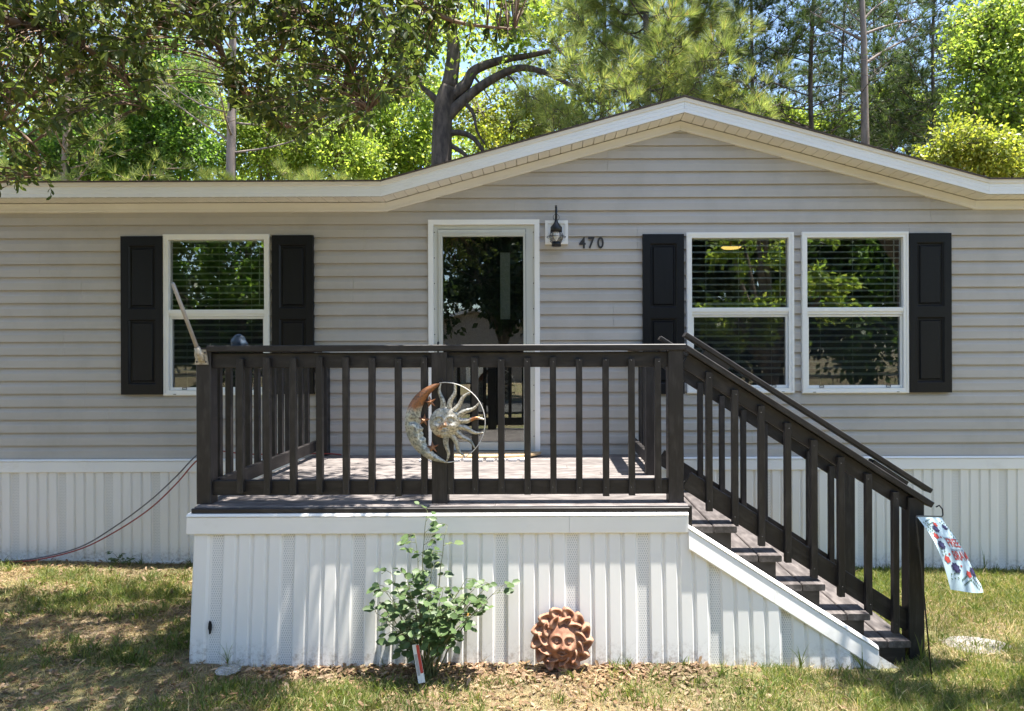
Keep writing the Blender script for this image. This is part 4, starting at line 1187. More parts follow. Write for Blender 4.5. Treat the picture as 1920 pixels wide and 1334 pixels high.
b.grid(P); link('crescent_moon', b.mesh('crescent_moon', 'aged_moon'), None, orn, Matrix.Translation((oc.x, OY, oc.z)))
b = MB(); b.tube([(oc.x + OR * math.cos(R(a_)), OY, oc.z + OR * math.sin(R(a_))) for a_ in np.linspace(-92, 98, 50)], 0.0028, 6); b.build('wire_hoop', 'mat_grey', orn)
b = MB(); b.tube([(oc.x - 0.024 + 0.011 * math.cos(t_), OY, oc.z + OR + 0.010 + 0.011 * math.sin(t_)) for t_ in np.linspace(0, 2 * math.pi, 15)], 0.0022, 5, caps=False); b.build('hanging_loop', 'black_metal', orn)
for (sxp, syp, ro) in ((807, 754, 12), (795, 788, -8), (811, 839, 5)):
    b = MB(); sc_ = at(sxp, syp, OY - 0.010); rs = 0.040
    vs_ = [(0, -0.012, 0)]
    for k in range(10):
        t_ = R(90 + ro + 36 * k); r_ = rs if k % 2 == 0 else rs * 0.36
        vs_.append((r_ * math.cos(t_), 0, r_ * math.sin(t_)))
    vs_.append((0, 0.004, 0))
    b.add(vs_, [(0, 1 + k, 1 + (k + 1) % 10) for k in range(10)] + [(11, 1 + (k + 1) % 10, 1 + k) for k in range(10)])
    link('star', b.mesh('star', 'rust_copper'), None, orn, Matrix.Translation(sc_))

# ---- terracotta sun leaning on the skirting
ty = DY0 - 0.125
tcn = at(1053, 1198, ty)
ter = empty('terracotta_sun', (tcn.x, ty, float(gz(tcn.x, ty))), 'terracotta sun face plaque leaning against the white deck skirting', 'plaque')
TM = Matrix.Translation((tcn.x, ty, tcn.z)) @ Matrix.Rotation(R(-9), 4, 'X') @ Matrix.Rotation(R(5), 4, 'Y')
link('face', face_mesh(0.092, 0.108, 0.115, skew=0.0).mesh('face', 'terracotta'), None, ter, TM @ Matrix.Translation((0.006, -0.012, -0.012)))
b = MB(); b.lathe([(0.0, -0.012), (0.128, -0.012), (0.140, 0.0), (0.128, 0.012), (0.0, 0.014)], (0, 0, 0), 36)
link('backing_disc', b.mesh('backing_disc', 'terracotta'), None, ter, TM @ Matrix.Rotation(R(90), 4, 'X'))
def lobe(L, W, curl, depth, tip):
    """one thick curled petal: a raised rim on its leading side, a hollow behind it, a rounded or pointed end"""
    mb_ = MB(); P = []
    n = 18
    for i in range(n + 1):
        t_ = i / n
        w_ = W * max(0.03, (math.sin(math.pi * (0.18 + 0.80 * t_ ** tip)) ** 0.65))
        cx_ = L * t_; cy_ = curl * L * t_ * t_
        row_ = []
        for q in range(15):
            a_ = math.pi * q / 14; f_ = math.cos(a_)
            h = math.sin(a_) ** 0.5 * (0.62 + 0.30 * t_)
            h += 0.55 * math.exp(-((f_ - 0.55) / 0.28) ** 2) * math.sin(math.pi * min(1, 0.1 + t_))
            h -= 0.55 * math.exp(-((f_ + 0.15) / 0.34) ** 2 - ((t_ - 0.50) / 0.26) ** 2)
            h += 0.35 * math.exp(-((t_ - 0.86) / 0.12) ** 2) * math.sin(a_)
            row_.append((cx_, -depth * h, cy_ + w_ / 2 * f_))
        P.append(row_)
    mb_.grid(P)
    return mb_
for i in range(13):
    an = R(360 * i / 13 + 14)
    me = lobe(0.082, 0.088, 0.35, 0.042, 1.0).mesh('ray', 'terracotta')
    link('ray', me, None, ter, TM @ Matrix.Rotation(-an, 4, 'Y') @ Matrix.Translation((0.098, 0.004, 0)) @ Matrix.Rotation(-0.30, 4, 'Y') @ Matrix.Rotation(0.10, 4, 'Z'))
for i in range(11):
    an = R(360 * i / 11 + 30)
    me = lobe(0.066, 0.062, -0.5, 0.036, 0.75).mesh('ray', 'terracotta')
    link('ray', me, None, ter, TM @ Matrix.Rotation(-an, 4, 'Y') @ Matrix.Translation((0.076, -0.018, 0)) @ Matrix.Rotation(0.35, 4, 'Y'))
for i in range(7):
    t_ = R(140 + 13 * i)
    b = MB(); b.lathe([(0.0, -0.006), (0.0045, -0.004), (0.006, 0), (0.0045, 0.004), (0.0, 0.006)], (0, 0, 0), 8)
    link('bead', b.mesh('bead', 'terracotta'), None, ter, TM @ Matrix.Translation((0.104 * math.cos(t_), -0.040, 0.115 * math.sin(t_) - 0.01)))

# ---- garden flag
fy = -2.25
flag = empty('garden_flag', (at(1747, 1274, fy).x, fy, float(gz(2.1, fy))), 'pale blue flowered banner reading free and brave on black stake', 'garden flag')
f_tl = at(1718.5, 968, fy); f_tr = at(1766, 969, fy + 0.26); f_bl = at(1786, 1108, fy + 0.04); f_br = at(1843.5, 1111, fy + 0.22)
b = MB()
b.tube([at(1747.5, 1278, fy - 0.005), at(1737, 1165, fy), at(1727, 1060, fy), at(1720, 1000, fy), at(1717.5, 975, fy), f_tl, f_tl.lerp(f_tr, 0.5), f_tr, at(1768, 966, fy + 0.27), at(1767, 955, fy + 0.27), at(1761, 948, fy + 0.27), at(1755, 951, fy + 0.27)], 0.0042, 8)
b.build('stake', 'black_metal', flag)
def fl(u, v):
    p = f_tl.lerp(f_tr, u).lerp(f_bl.lerp(f_br, u), v)
    w_ = math.sin(math.pi * v)
    p = p + Vector((0.022 * w_, 0, 0.022 * w_)) + Vector((0, 0.02, 0)) * math.sin(u * 4.2 + v * 2.0) * v
    if u > 0.86:
        p = p + Vector((-0.05, 0.04, 0)) * ((u - 0.86) / 0.14) ** 2 * math.sin(math.pi * min(1, v * 1.1)) * 0.9
    return p
b = MB(); b.grid([[fl(u, v) for u in np.linspace(0, 1, 25)] for v in np.linspace(0, 1, 33)])
b.grid([[fl(u, v) + Vector((0.002, 0.003, 0)) for u in np.linspace(0, 1, 25)] for v in np.linspace(0, 1, 33)])
b.build('banner', 'flag_cloth', flag)
FN = ((f_tr - f_tl).cross(f_bl - f_tl)).normalized()
if FN.y > 0: FN = -FN
def print_on(name, me, mat, cu_, cv_, sc_u, sc_v, rot=0.0, lift=0.0022):
    ca, sa = math.cos(rot), math.sin(rot)
    for v_ in me.vertices:
        x_, y_ = v_.co.x * ca - v_.co.y * sa, v_.co.x * sa + v_.co.y * ca
        p_ = fl(min(0.995, max(0.005, cu_ + x_ * sc_u)), min(0.995, max(0.005, cv_ - y_ * sc_v)))
        v_.co = p_ + FN * lift
    me.materials.clear(); me.materials.append(M[mat])
    link(name, me, None, flag)
WF, HF = 0.317, 0.457
def subdiv(me, n=1):
    bm = bmesh.new(); bm.from_mesh(me); bmesh.ops.subdivide_edges(bm, edges=bm.edges, cuts=n, use_grid_fill=False); bmesh.ops.triangulate(bm, faces=bm.faces); bm.to_mesh(me); bm.free(); return me
for s_, cu_, cv_, sz, mt, bo in (('home of the', 0.60, 0.355, 0.024, 'ink_navy', 0), ('FREE', 0.64, 0.455, 0.060, 'ink_red', 0.0006), ('because of the', 0.64, 0.51, 0.021, 'ink_navy', 0), ('BRAVE', 0.68, 0.625, 0.060, 'ink_red', 0.0006)):
    print_on('lettering', text_mesh(s_, sz, bo), mt, cu_, cv_, 1 / WF * (1.0 if len(s_) != 5 else 0.95), 1 / HF * 1.25)
def blossom(n, r, inner):
    mb_ = MB(); vs_ = [(0, 0, 0)]
    k_ = n * 6
    for k in range(k_):
        t_ = 2 * math.pi * k / k_
        q = r * (1 - inner * (0.5 + 0.5 * math.cos(n * t_)))
        vs_.append((q * math.cos(t_), q * math.sin(t_), 0))
    mb_.add(vs_, [(0, 1 + k, 1 + (k + 1) % k_) for k in range(k_)])
    return mb_.mesh('b', 'ink_red')
for cu_, cv_, r_, mt, nn in ((0.36, 0.20, 0.034, 'ink_navy', 7), (0.46, 0.13, 0.022, 'ink_red', 5), (0.74, 0.17, 0.026, 'ink_navy', 7), (0.20, 0.31, 0.028, 'ink_red', 5), (0.20, 0.44, 0.038, 'ink_navy', 8),
                             (0.18, 0.63, 0.030, 'ink_red', 5), (0.34, 0.73, 0.040, 'ink_navy', 8), (0.66, 0.79, 0.026, 'ink_red', 5), (0.84, 0.76, 0.036, 'ink_navy', 8), (0.87, 0.56, 0.022, 'ink_red', 5), (0.32, 0.56, 0.010, 'ink_red', 5), (0.52, 0.70, 0.009, 'ink_red', 5), (0.34, 0.325, 0.009, 'ink_red', 5)):
    print_on('blossom', blossom(nn, r_, 0.25), mt, cu_, cv_, 1 / WF, 1 / HF * 0.8, 0, 0.0024)
    if mt == 'ink_navy':
        print_on('blossom_heart', blossom(6, r_ * 0.6, 0.4), 'ink_violet', cu_, cv_, 1 / WF, 1 / HF * 0.8, 0, 0.0034)
rl = random.Random(12)
for cu_, cv_, n_, an in ((0.18, 0.16, 12, 2.0), (0.30, 0.09, 9, 0.3), (0.14, 0.24, 10, 2.2), (0.82, 0.14, 9, -0.9), (0.86, 0.34, 9, -1.2), (0.52, 0.86, 11, 0.5), (0.80, 0.89, 12, -0.8), (0.16, 0.53, 8, 1.4), (0.24, 0.83, 6, 0.2)):
    mb_ = MB()
    for k in range(n_):
        q = (k / n_ - 0.5) * 0.095; s_ = 1 if k % 2 else -1
        cx_, cy_ = q * math.cos(an) - s_ * 0.008 * math.sin(an), q * math.sin(an) + s_ * 0.008 * math.cos(an)
        a2 = an + s_ * 0.9
        mb_.add([(cx_, cy_, 0), (cx_ + 0.010 * math.cos(a2 + 0.6), cy_ + 0.010 * math.sin(a2 + 0.6), 0), (cx_ + 0.019 * math.cos(a2), cy_ + 0.019 * math.sin(a2), 0), (cx_ + 0.010 * math.cos(a2 - 0.6), cy_ + 0.010 * math.sin(a2 - 0.6), 0)], [(0, 1, 2, 3)])
    print_on('sprig', mb_.mesh('s', 'ink_green'), 'ink_green', cu_, cv_, 1 / WF, 1 / HF * 0.8, 0, 0.0023)

# ---- cables
def cable(name, pix, mat, r_, label, tail=()):
    b_ = MB()
    pts = [at(x_, y_, Y_) for x_, y_, Y_ in pix]
    # catmull-rom
    out = []
    for i in range(len(pts) - 1):
        p0, p1, p2, p3 = pts[max(0, i - 1)], pts[i], pts[i + 1], pts[min(len(pts) - 1, i + 2)]
        for q in range(8):
            t_ = q / 8
            out.append(0.5 * ((2 * p1) + (p2 - p0) * t_ + (2 * p0 - 5 * p1 + 4 * p2 - p3) * t_ ** 2 + (3 * p1 - p0 - 3 * p2 + p3) * t_ ** 3))
    out.append(pts[-1])
    b_.tube(out, r_, 7)
    tag(b_.build(name, mat), label, 'cable')
cable('power_cable', [(-120, 1068, -0.16), (0, 1056, -0.16), (70, 1050, -0.17), (150, 1030, -0.18), (215, 998, -0.18), (280, 955, -0.18), (330, 908, -0.18), (367, 866, -0.18), (400, 846, -0.18), (470, 852, -0.12), (600, 851, -0.12), (640, 853, -0.14)], 'cable_red', 0.006, 'red extension cable sagging from the deck down to the grass')
cable('power_cable', [(-120, 1066, -0.13), (0, 1054, -0.13), (70, 1047, -0.14), (150, 1026, -0.14), (215, 988, -0.14), (280, 940, -0.14), (330, 894, -0.14), (362, 860, -0.14), (385, 842, -0.10), (400, 836, -0.06)], 'cable_grey', 0.006, 'grey cable sagging beside the red one over the white skirting')

# ---- clear lid in the grass
p = at(428, 1259, -2.28); z_ = float(gz(p.x, -2.28)) + 0.035
b = MB(); b.lathe([(0.0, 0.012), (0.052, 0.012), (0.056, 0.004), (0.066, 0.004), (0.068, 0.0), (0.056, -0.002), (0.0, 0.006)], (p.x, -2.28, z_), 28)
tag(b.build('plastic_lid', 'clear_glass'), 'clear round plastic lid lying in the grass by the deck', 'lid')
# ---- stepping stone, half buried
b = MB(); p = at(1825, 1213, -1.75); rr = random.Random(2); P = []
for i in range(7):
    r_ = 0.17 * (i / 6) ** 0.8
    P.append([(p.x + 1.5 * max(r_, 1e-3) * math.cos(t_) * (1 + 0.10 * math.sin(3 * t_ + 1)), -1.75 + max(r_, 1e-3) * math.sin(t_), float(gz(p.x, -1.75)) + 0.016 - 0.04 * (i / 6) ** 4) for t_ in np.linspace(0, 2 * math.pi, 25)[:-1]])
b.grid(P, wrap=True)
tag(b.build('stepping_stone', 'step_stone'), 'pale worn stepping stone sunk in lawn right of stairs', 'stone')

# ---- lit ceiling lamp inside
p = at(1371, 464, 1.2)
cl = empty('ceiling_light', p, 'glowing yellow ceiling light seen through left pane of paired windows', 'ceiling light')
b = MB(); b.lathe([(0.0, -0.018), (0.085, -0.014), (0.105, 0.0), (0.09, 0.010), (0.0, 0.012)], p, 24); b.build('shade', 'lamp_glow', cl)
b = MB(); b.tube([p + Vector((0, 0, 0.018)), Vector((p.x, p.y, 3.1))], 0.01, 6); b.build('stem', 'black_metal', cl)

# ================================================================== ROSE BUSH
ry = DY0 - 0.24
rose = empty('rose_bush', (at(797, 1243, ry).x, ry, float(gz(-0.7, ry))), 'young leafy rose bush planted in front of white skirting', 'bush')
base = Vector(rose.location)
rr = random.Random(31)
tips = [(800, 958), (838, 985), (778, 1000), (808, 1040), (760, 1082), (735, 1075), (718, 1100), (712, 1130), (706, 1150), (725, 1170), (745, 1140), (775, 1100), (800, 1110), (830, 1105), (860, 1110), (875, 1085), (895, 1100), (920, 1095), (940, 1100), (915, 1130), (895, 1150), (870, 1165), (845, 1160), (815, 1150), (785, 1165), (760, 1180), (735, 1200), (850, 1130), (790, 1070), (805, 1085), (885, 1120), (730, 1110)]
canes = MB(); leafpos = []
for (tx, ty_) in tips:
    d = rr.uniform(-0.14, 0.12)
    tp = at(tx, ty_, ry + d * (0.4 if ty_ < 1060 else 1.0))
    b0 = base + Vector((rr.uniform(-0.05, 0.05), rr.uniform(-0.04, 0.04), -0.01))
    mid = b0.lerp(tp, 0.5) + Vector(((tp.x - b0.x) * -0.18, 0, 0.05))
    pts = []
    for q in range(11):
        t_ = q / 10
        pts.append((1 - t_) ** 2 * b0 + 2 * t_ * (1 - t_) * mid + t_ * t_ * tp + Vector((rr.uniform(-1, 1), rr.uniform(-1, 1), 0)) * 0.005)
    canes.tube(pts, [0.0048 * (1 - 0.72 * q / 10) for q in range(11)], 5)
    nlf = 6 if ty_ > 1060 else 9
    for q in range(nlf):
        t_ = 0.42 + 0.58 * q / (nlf - 1)
        i_ = min(9, int(t_ * 10)); p = pts[i_].lerp(pts[i_ + 1], t_ * 10 - i_) if i_ < 10 else pts[10]
        an = rr.uniform(0, 2 * math.pi)
        out = Vector((math.cos(an), math.sin(an) * 0.8, rr.uniform(-0.1, 0.5))).normalized()
        e = p + out * rr.uniform(0.045, 0.075)
        canes.tube([p, p.lerp(e, 0.6) + Vector((0, 0, 0.008)), e], [0.0016, 0.0014, 0.001], 4)
        leafpos.append((e, out))
        sd = out.cross(Vector((0, 0, 1))).normalized()
        for s in (-1, 1):
            if rr.random() < 0.8:
                leafpos.append((p.lerp(e, 0.55), (out * 0.5 + sd * s).normalized()))
canes.build('canes', 'cane_green', rose)
def rose_leaf(seed):
    q = random.Random(seed); mb_ = MB()
    n = 5; vsl = []
    W_ = [0.0, 0.27, 0.34, 0.25, 0.0]
    P = []
    for i in range(n):
        t_ = i / (n - 1)
        P.append([(t_, -W_[i], 0.10 * W_[i] - 0.12 * t_ * t_), (t_, 0, -0.03 - 0.12 * t_ * t_), (t_, W_[i], 0.10 * W_[i] - 0.12 * t_ * t_)])
    mb_.grid(P); return mb_
RL = [rose_leaf(k).mesh('leaf', 'leaf_rose') for k in range(2)]
RLY = rose_leaf(5).mesh('leaf', 'leaf_rose_yellow')
rr.shuffle(leafpos)
def frame(p, d, up, s):
    X = Vector(d).normalized(); Z = Vector(up); Z = (Z - X * Z.dot(X)); Z = Z.normalized() if Z.length > 1e-4 else X.orthogonal().normalized(); Y_ = Z.cross(X)
    mw = Matrix(((X.x * s, Y_.x * s, Z.x * s, p.x), (X.y * s, Y_.y * s, Z.y * s, p.y), (X.z * s, Y_.z * s, Z.z * s, p.z), (0, 0, 0, 1)))
    return mw
leafpos.sort(key=lambda a_: a_[0].y)
for i, (p, d) in enumerate(leafpos[:300]):
    upv = Vector((rr.uniform(-0.5, 0.5), rr.uniform(-1.0, -0.1), rr.uniform(0.5, 1.0)))
    link('leaf', RLY if rr.random() < 0.012 else RL[i % 2], None, rose, frame(p, d + Vector((0, 0, rr.uniform(-0.5, 0.1))), upv, rr.uniform(0.036, 0.062)))
rest = leafpos[300:]
if rest:
    P = np.array([tuple(a_[0]) for a_ in rest]); D = np.array([tuple(a_[1]) for a_ in rest])
    tv = np.array([(0, 0, 0), (0.3, 0.29, 0.04), (0.75, 0.25, 0.0), (1, 0, -0.12), (0.75, -0.25, 0), (0.3, -0.29, 0.04)]); tf = np.array([(0, 1, 2, 3), (0, 3, 4, 5)])
    V, F = scatter(P, D, np.tile([[0.1, -0.5, 0.8]], (len(P), 1)) + RNG.normal(size=(len(P), 3)) * 0.3, RNG.uniform(0.05, 0.072, len(P)), (tv, tf))
    link('foliage', np_mesh('foliage', V, F, 'leaf_rose'), None, rose, kind='stuff')
# plant tag
pt = at(786, 1245, ry - 0.10)
tagp = empty('plant_tag', (pt.x, ry - 0.1, float(gz(pt.x, ry - 0.1))), 'leaning red and white plant tag at the foot of the rose', 'plant tag')
a0 = at(791, 1281, ry - 0.13); a1 = at(779, 1209, ry - 0.08)
ax = (a1 - a0); wv = Vector((0.018, 0, 0.003)); nv = Vector((0, -0.0015, 0))
def strip(t0, t1, w0, w1, nm, mt, lift=0.0):
    b_ = MB(); p0 = a0 + ax * t0; p1 = a0 + ax * t1; o_ = Vector((0, -lift, 0))
    vs_ = [p0 + wv * w0 + o_, p0 + wv * w1 + o_, p1 + wv * w1 + o_, p1 + wv * w0 + o_]; vs_ += [v_ - nv * 1.0 for v_ in vs_]
    b_.add(vs_, [(0, 1, 2, 3), (7, 6, 5, 4), (0, 1, 5, 4), (1, 2, 6, 5), (2, 3, 7, 6), (3, 0, 4, 7)])
    b_.build(nm, mt, tagp)
strip(0.0, 1.0, -1, 1, 'card', 'tag_white'); strip(0.25, 0.98, 0.1, 0.95, 'red_band', 'tag_red', 0.0022); strip(0.2, 0.75, -0.8, -0.1, 'picture', 'tag_grey', 0.0022)

# ================================================================== TREES
def smooth_path(pts, n=6):
    pts = [Vector(p) for p in pts]; out = []
    for i in range(len(pts) - 1):
        p0, p1, p2, p3 = pts[max(0, i - 1)], pts[i], pts[i + 1], pts[min(len(pts) - 1, i + 2)]
        for q in range(n):
            t_ = q / n
            out.append(0.5 * ((2 * p1) + (p2 - p0) * t_ + (2 * p0 - 5 * p1 + 4 * p2 - p3) * t_ ** 2 + (3 * p1 - p0 - 3 * p2 + p3) * t_ ** 3))
    out.append(pts[-1]); return out
def limb(mb_, pts, r0, r1, seg=7, n=5):
    sp_ = smooth_path(pts, n); k = len(sp_) - 1
    mb_.tube(sp_, [r0 + (r1 - r0) * (i / k) ** 0.8 for i in range(k + 1)], seg)
    return sp_

def tuft_tmpl(n, seed, w=0.020):
    q = np.random.default_rng(seed); V = []; F = []
    for k in range(n):
        t_ = q.uniform(0, 2 * math.pi); o = q.uniform(0.15, 1.0)
        d = np.array([1.0, o * math.cos(t_), o * math.sin(t_)]); d /= np.linalg.norm(d); L = q.uniform(0.75, 1.0)
        s = np.cross(d, q.normal(size=3)); s = s / np.linalg.norm(s) * w
        b_ = len(V); V += [s * 0.6, -s * 0.6, d * L + np.array([0, 0, -0.06])]; F.append((b_, b_ + 1, b_ + 2))
    return np.array(V), np.array(F)
TUFT = tuft_tmpl(20, 3, 0.034)
TUFTB = tuft_tmpl(44, 4, 0.0165)

def pine(name, px, Y, height, rad, label, lean=(0, 0), crown=(0.35, 1.0), nbr=34, blen=2.2, ntuft=14, tsize=0.28, mat='needle', bark='bark_dark', seed=0, tmpl=None, group='trees behind the house', zmin_t=None):
    q = random.Random(seed); rng = np.random.default_rng(seed)
    x = (px - 1025) / (1280 / (Y - CAMY)); z0 = -0.3
    e = empty(name, (x, Y, z0), label, 'tree', group)
    t = MB()
    top = Vector((x + lean[0], Y + lean[1], z0 + height))
    b0 = Vector((x, Y, z0))
    pts = [b0.lerp(top, f_) + Vector((q.uniform(-1, 1), q.uniform(-1, 1), 0)) * 0.05 * height * 0.12 * (1 if 0 < f_ < 1 else 0) for f_ in np.linspace(0, 1, 6)]
    sp_ = limb(t, pts, rad, rad * 0.25, 10, 4)
    P = []; D = []
    for i in range(nbr):
        f_ = crown[0] + (crown[1] - crown[0]) * (i + q.random()) / nbr
        k = f_ * (len(sp_) - 1); k0 = min(int(k), len(sp_) - 2); p = sp_[k0].lerp(sp_[k0 + 1], k - k0)
        an = i * 2.4 + q.uniform(-0.5, 0.5)
        L = blen * (1.15 - 0.75 * max(0, (f_ - crown[0]) / (1.001 - crown[0]))) * q.uniform(0.6, 1.1)
        d = Vector((math.cos(an), math.sin(an), q.uniform(0.05, 0.55)))
        m1 = p + d * L * 0.5 + Vector((0, 0, q.uniform(-0.1, 0.15))); e1 = p + d * L + Vector((q.uniform(-.2, .2), q.uniform(-.2, .2), L * q.uniform(0.0, 0.28)))
        bp = limb(t, [p, m1, e1], rad * 0.22 * (1.1 - 0.5 * f_), 0.008, 5, 4)
        for j in range(int(ntuft * 2.4)):
            g_ = 0.35 + 0.65 * (j + q.random()) / ntuft
            kk = g_ * (len(bp) - 1); a_ = min(int(kk), len(bp) - 2); b_ = bp[a_].lerp(bp[a_ + 1], kk - a_)
            o = Vector((q.gauss(0, 1), q.gauss(0, 1), q.gauss(0.35, 0.7))).normalized()
            s_ = L * 0.16 * q.random() * 1.8
            r_ = b_ + o * s_
            if s_ > 0.12: t.tube([b_, r_], [0.008, 0.005], 3, caps=False)
            P.append(tuple(r_)); D.append(tuple((o * 0.8 + d * 0.5 + Vector((0, 0, 0.25)))))
    t.build('trunk', bark, e)
    if P:
        P = np.array(P); D = np.array(D)
        V, F = scatter(P, D, rdir(len(P), rng), rng.uniform(0.7, 1.15, len(P)) * tsize, tmpl or TUFT)
        link('crown', np_mesh('crown', V, F, mat), None, e, kind='stuff')
    return e

def broadleaf(name, px, Y, label, blobs, nleaf, lsize, mat='leaf_green', bark='bark_brown', seed=0, rad=0.12, group='trees behind the house', px_is_x=False, spread=0.13):
    """blobs: (x, y, z, r) world lumps of foliage round limb ends"""
    q = random.Random(seed); rng = np.random.default_rng(seed + 100)
    x = px if px_is_x else (px - 1025) / (1280 / (Y - CAMY)); z0 = -0.3
    e = empty(name, (x, Y, z0), label, 'tree', group)
    t = MB(); b0 = Vector((x, Y, z0))
    zc = min(b_[2] for b_ in blobs); fork = Vector((x + q.uniform(-.1, .1), Y, max(1.2, z0 + (zc - z0) * 0.6)))
    limb(t, [b0, b0.lerp(fork, 0.5) + Vector((q.uniform(-.08, .08), 0, 0)), fork], rad, rad * 0.75, 9)
    Ps = []; Ds = []
    wsum = sum(b_[3] ** 2.2 for b_ in blobs)
    for (bx, by, bz, br) in blobs:
        c_ = Vector((bx, by, bz))
        limb(t, [fork, fork.lerp(c_, 0.5) + Vector((0, 0, 0.15 * br)), c_], rad * 0.6, 0.02, 6)
        n = int(nleaf * br ** 2.2 / wsum)
        nsub = max(5, n // 45)
        sd = unit(rng.normal(size=(nsub, 3))) * (rng.uniform(0.25, 1, size=(nsub, 1)) ** 0.5) * br * np.array([1, 1, 0.85])
        for s_ in sd[:40]:
            t.tube([c_, c_.lerp(c_ + Vector(s_), 0.6) + Vector((0, 0, 0.05)), c_ + Vector(s_)], [0.02, 0.012, 0.005], 4, caps=False)
        idx = rng.integers(0, nsub, n)
        P = np.array(c_) + sd[idx] * rng.uniform(0.75, 1.15, size=(n, 1)) + rng.normal(size=(n, 3)) * br * spread
        Ps.append(P); Ds.append(unit(sd[idx]) * 0.6 + rng.normal(size=(n, 3)) * 0.7 + np.array([0, 0, -0.25]))
    t.build('trunk', bark, e)
    P = np.concatenate(Ps); D = np.concatenate(Ds)
    Nn = rng.normal(size=P.shape) * 0.8 + np.array([0.1, -0.45, 0.6])
    V, F = scatter(P, D, Nn, rng.uniform(0.7, 1.2, len(P)) * lsize, LEAF4)
    link('crown', np_mesh('crown', V, F, mat), None, e, kind='stuff')
    return e
def blob(px, py, Y, rpx, dy=0.0):
    p = at(px, py, Y + dy); return (p.x, p.y, p.z, rpx * (Y - CAMY) / 1280)

# --- behind the house, from left to right
pine('pine_tree', 112, 11, 15, 0.15, 'slim pine trunk at far left behind the roof', (0.3, 0), (0.32, 1), 44, 2.2, 18, 0.36, 'needle', 'bark_pine', 1)
pine('pine_tree', 320, 14, 16, 0.11, 'thin straight pine trunk behind the left roof, ringed by leafy green', (-0.2, 0), (0.45, 1), 34, 2.2, 14, 0.30, 'needle', 'bark_pine', 2)
pine('pine_tree', 418, 9, 15, 0.16, 'tall pinkish-barked pine rising above the left window', (0.5, 0), (0.42, 1), 36, 2.4, 14, 0.30, 'needle', 'bark_pale', 3)
pine('pine_sapling', 400, 8.5, 5.7, 0.06, 'young bright pine sapling just above the left eave', (0.1, 0), (0.55, 1), 22, 0.8, 10, 0.30, 'needle', 'bark_pine', 4, TUFTB)
pine('pine_sapling', 20, 8.5, 5.9, 0.06, 'bright young pine at the left edge of the view', (0, 0), (0.5, 1), 24, 1.0, 10, 0.30, 'needle', 'bark_pine', 5, TUFTB)
pine('pine_sapling', 610, 8.2, 5.6, 0.06, 'pale green young pine left of the forked oak', (0, 0), (0.5, 1), 26, 1.1, 11, 0.30, 'needle', 'bark_pine', 6, TUFTB)
pine('pine_sapling', 705, 7.8, 5.1, 0.05, 'small bushy pine where the gable meets the eave', (0, 0), (0.5, 1), 18, 0.8, 10, 0.28, 'needle', 'bark_pine', 7, TUFTB)
broadleaf('maple_tree', 310, 12, 'bright leafy green maple behind the left window roofline', [blob(300, 200, 12, 95), blob(250, 290, 12, 85), blob(350, 280, 12, 70), blob(330, 130, 12, 70)], 22000, 0.115, 'leaf_green', seed=11)
broadleaf('maple_tree', 180, 12, 'dense dark green leafy tree at left behind the eave', [blob(160, 280, 12, 90), blob(90, 300, 12, 70), blob(210, 200, 13, 70)], 16000, 0.115, 'leaf_green', seed=12)
broadleaf('maple_tree', 520, 13, 'leafy green tree between the tall pine and the forked oak', [blob(500, 290, 13, 80), blob(560, 250, 13, 90), blob(640, 300, 13, 80), blob(470, 220, 13, 60)], 20000, 0.115, 'leaf_bright', seed=13)
broadleaf('sweetgum_tree', 930, 13.5, 'airy yellow-green sapling between the forked oak and gable', [blob(900, 210, 13.5, 60), blob(960, 240, 13.5, 65), blob(1010, 210, 13.5, 55), blob(930, 290, 13, 55), blob(1040, 250, 13.5, 45)], 9000, 0.11, 'leaf_yellow', seed=14, rad=0.06)

broadleaf('maple_tree', 770, 15, 'hazy bright green tree filling the gap beside the forked oak', [blob(740, 250, 15, 80), blob(790, 300, 15, 70), blob(700, 300, 15, 70), blob(780, 190, 15, 70), blob(690, 200, 15, 70)], 14000, 0.14, 'leaf_bright', seed=15, rad=0.07)
# the forked oak with arching limbs
Yo = 10.0
ok = empty('forked_oak', (at(828, 310, Yo).x, Yo, -0.3), 'thick dark forked oak with arching bare limbs left of gable', 'tree', 'trees behind the house')
t = MB(); A_ = lambda x_, y_, dy=0.0: at(x_, y_, Yo + dy)
limb(t, [(at(826, 310, Yo).x, Yo, -0.3), A_(826, 560), A_(827, 440), A_(828, 370), A_(828, 310), A_(829, 250), A_(832, 200), A_(842, 165)], 0.30, 0.21, 14)
limb(t, [A_(838, 185), A_(872, 160), A_(890, 132), A_(940, 113), A_(985, 106), A_(1030, 96, -0.5)], 0.17, 0.05, 9)
limb(t, [A_(836, 222), A_(862, 195), A_(905, 160), A_(955, 133), A_(990, 128), A_(1035, 142), A_(1080, 166)], 0.15, 0.045, 9)
limb(t, [A_(830, 200), A_(808, 178), A_(790, 160), A_(778, 120)], 0.11, 0.03, 8)
limb(t, [A_(842, 165), A_(850, 100), A_(845, 40), A_(835, -60)], 0.20, 0.10, 9)
limb(t, [A_(838, 250), A_(868, 250), A_(890, 262), A_(906, 285)], 0.09, 0.04, 8)
limb(t, [A_(870, 190), A_(888, 215), A_(894, 245), A_(910, 272)], 0.06, 0.02, 6)
limb(t, [A_(840, 270), A_(865, 285), A_(880, 295), A_(900, 290)], 0.07, 0.03, 6)
limb(t, [A_(950, 140), A_(965, 155), A_(975, 172)], 0.035, 0.012, 5)
limb(t, [A_(890, 145), A_(905, 165), A_(918, 185)], 0.035, 0.012, 5)
t.build('trunk', 'bark_dark', ok)
ob = [blob(800, 40, Yo, 80), blob(870, 30, Yo, 90), blob(950, 60, Yo, 70), blob(760, 110, Yo, 60), blob(1000, 30, Yo, 60)]
P = []
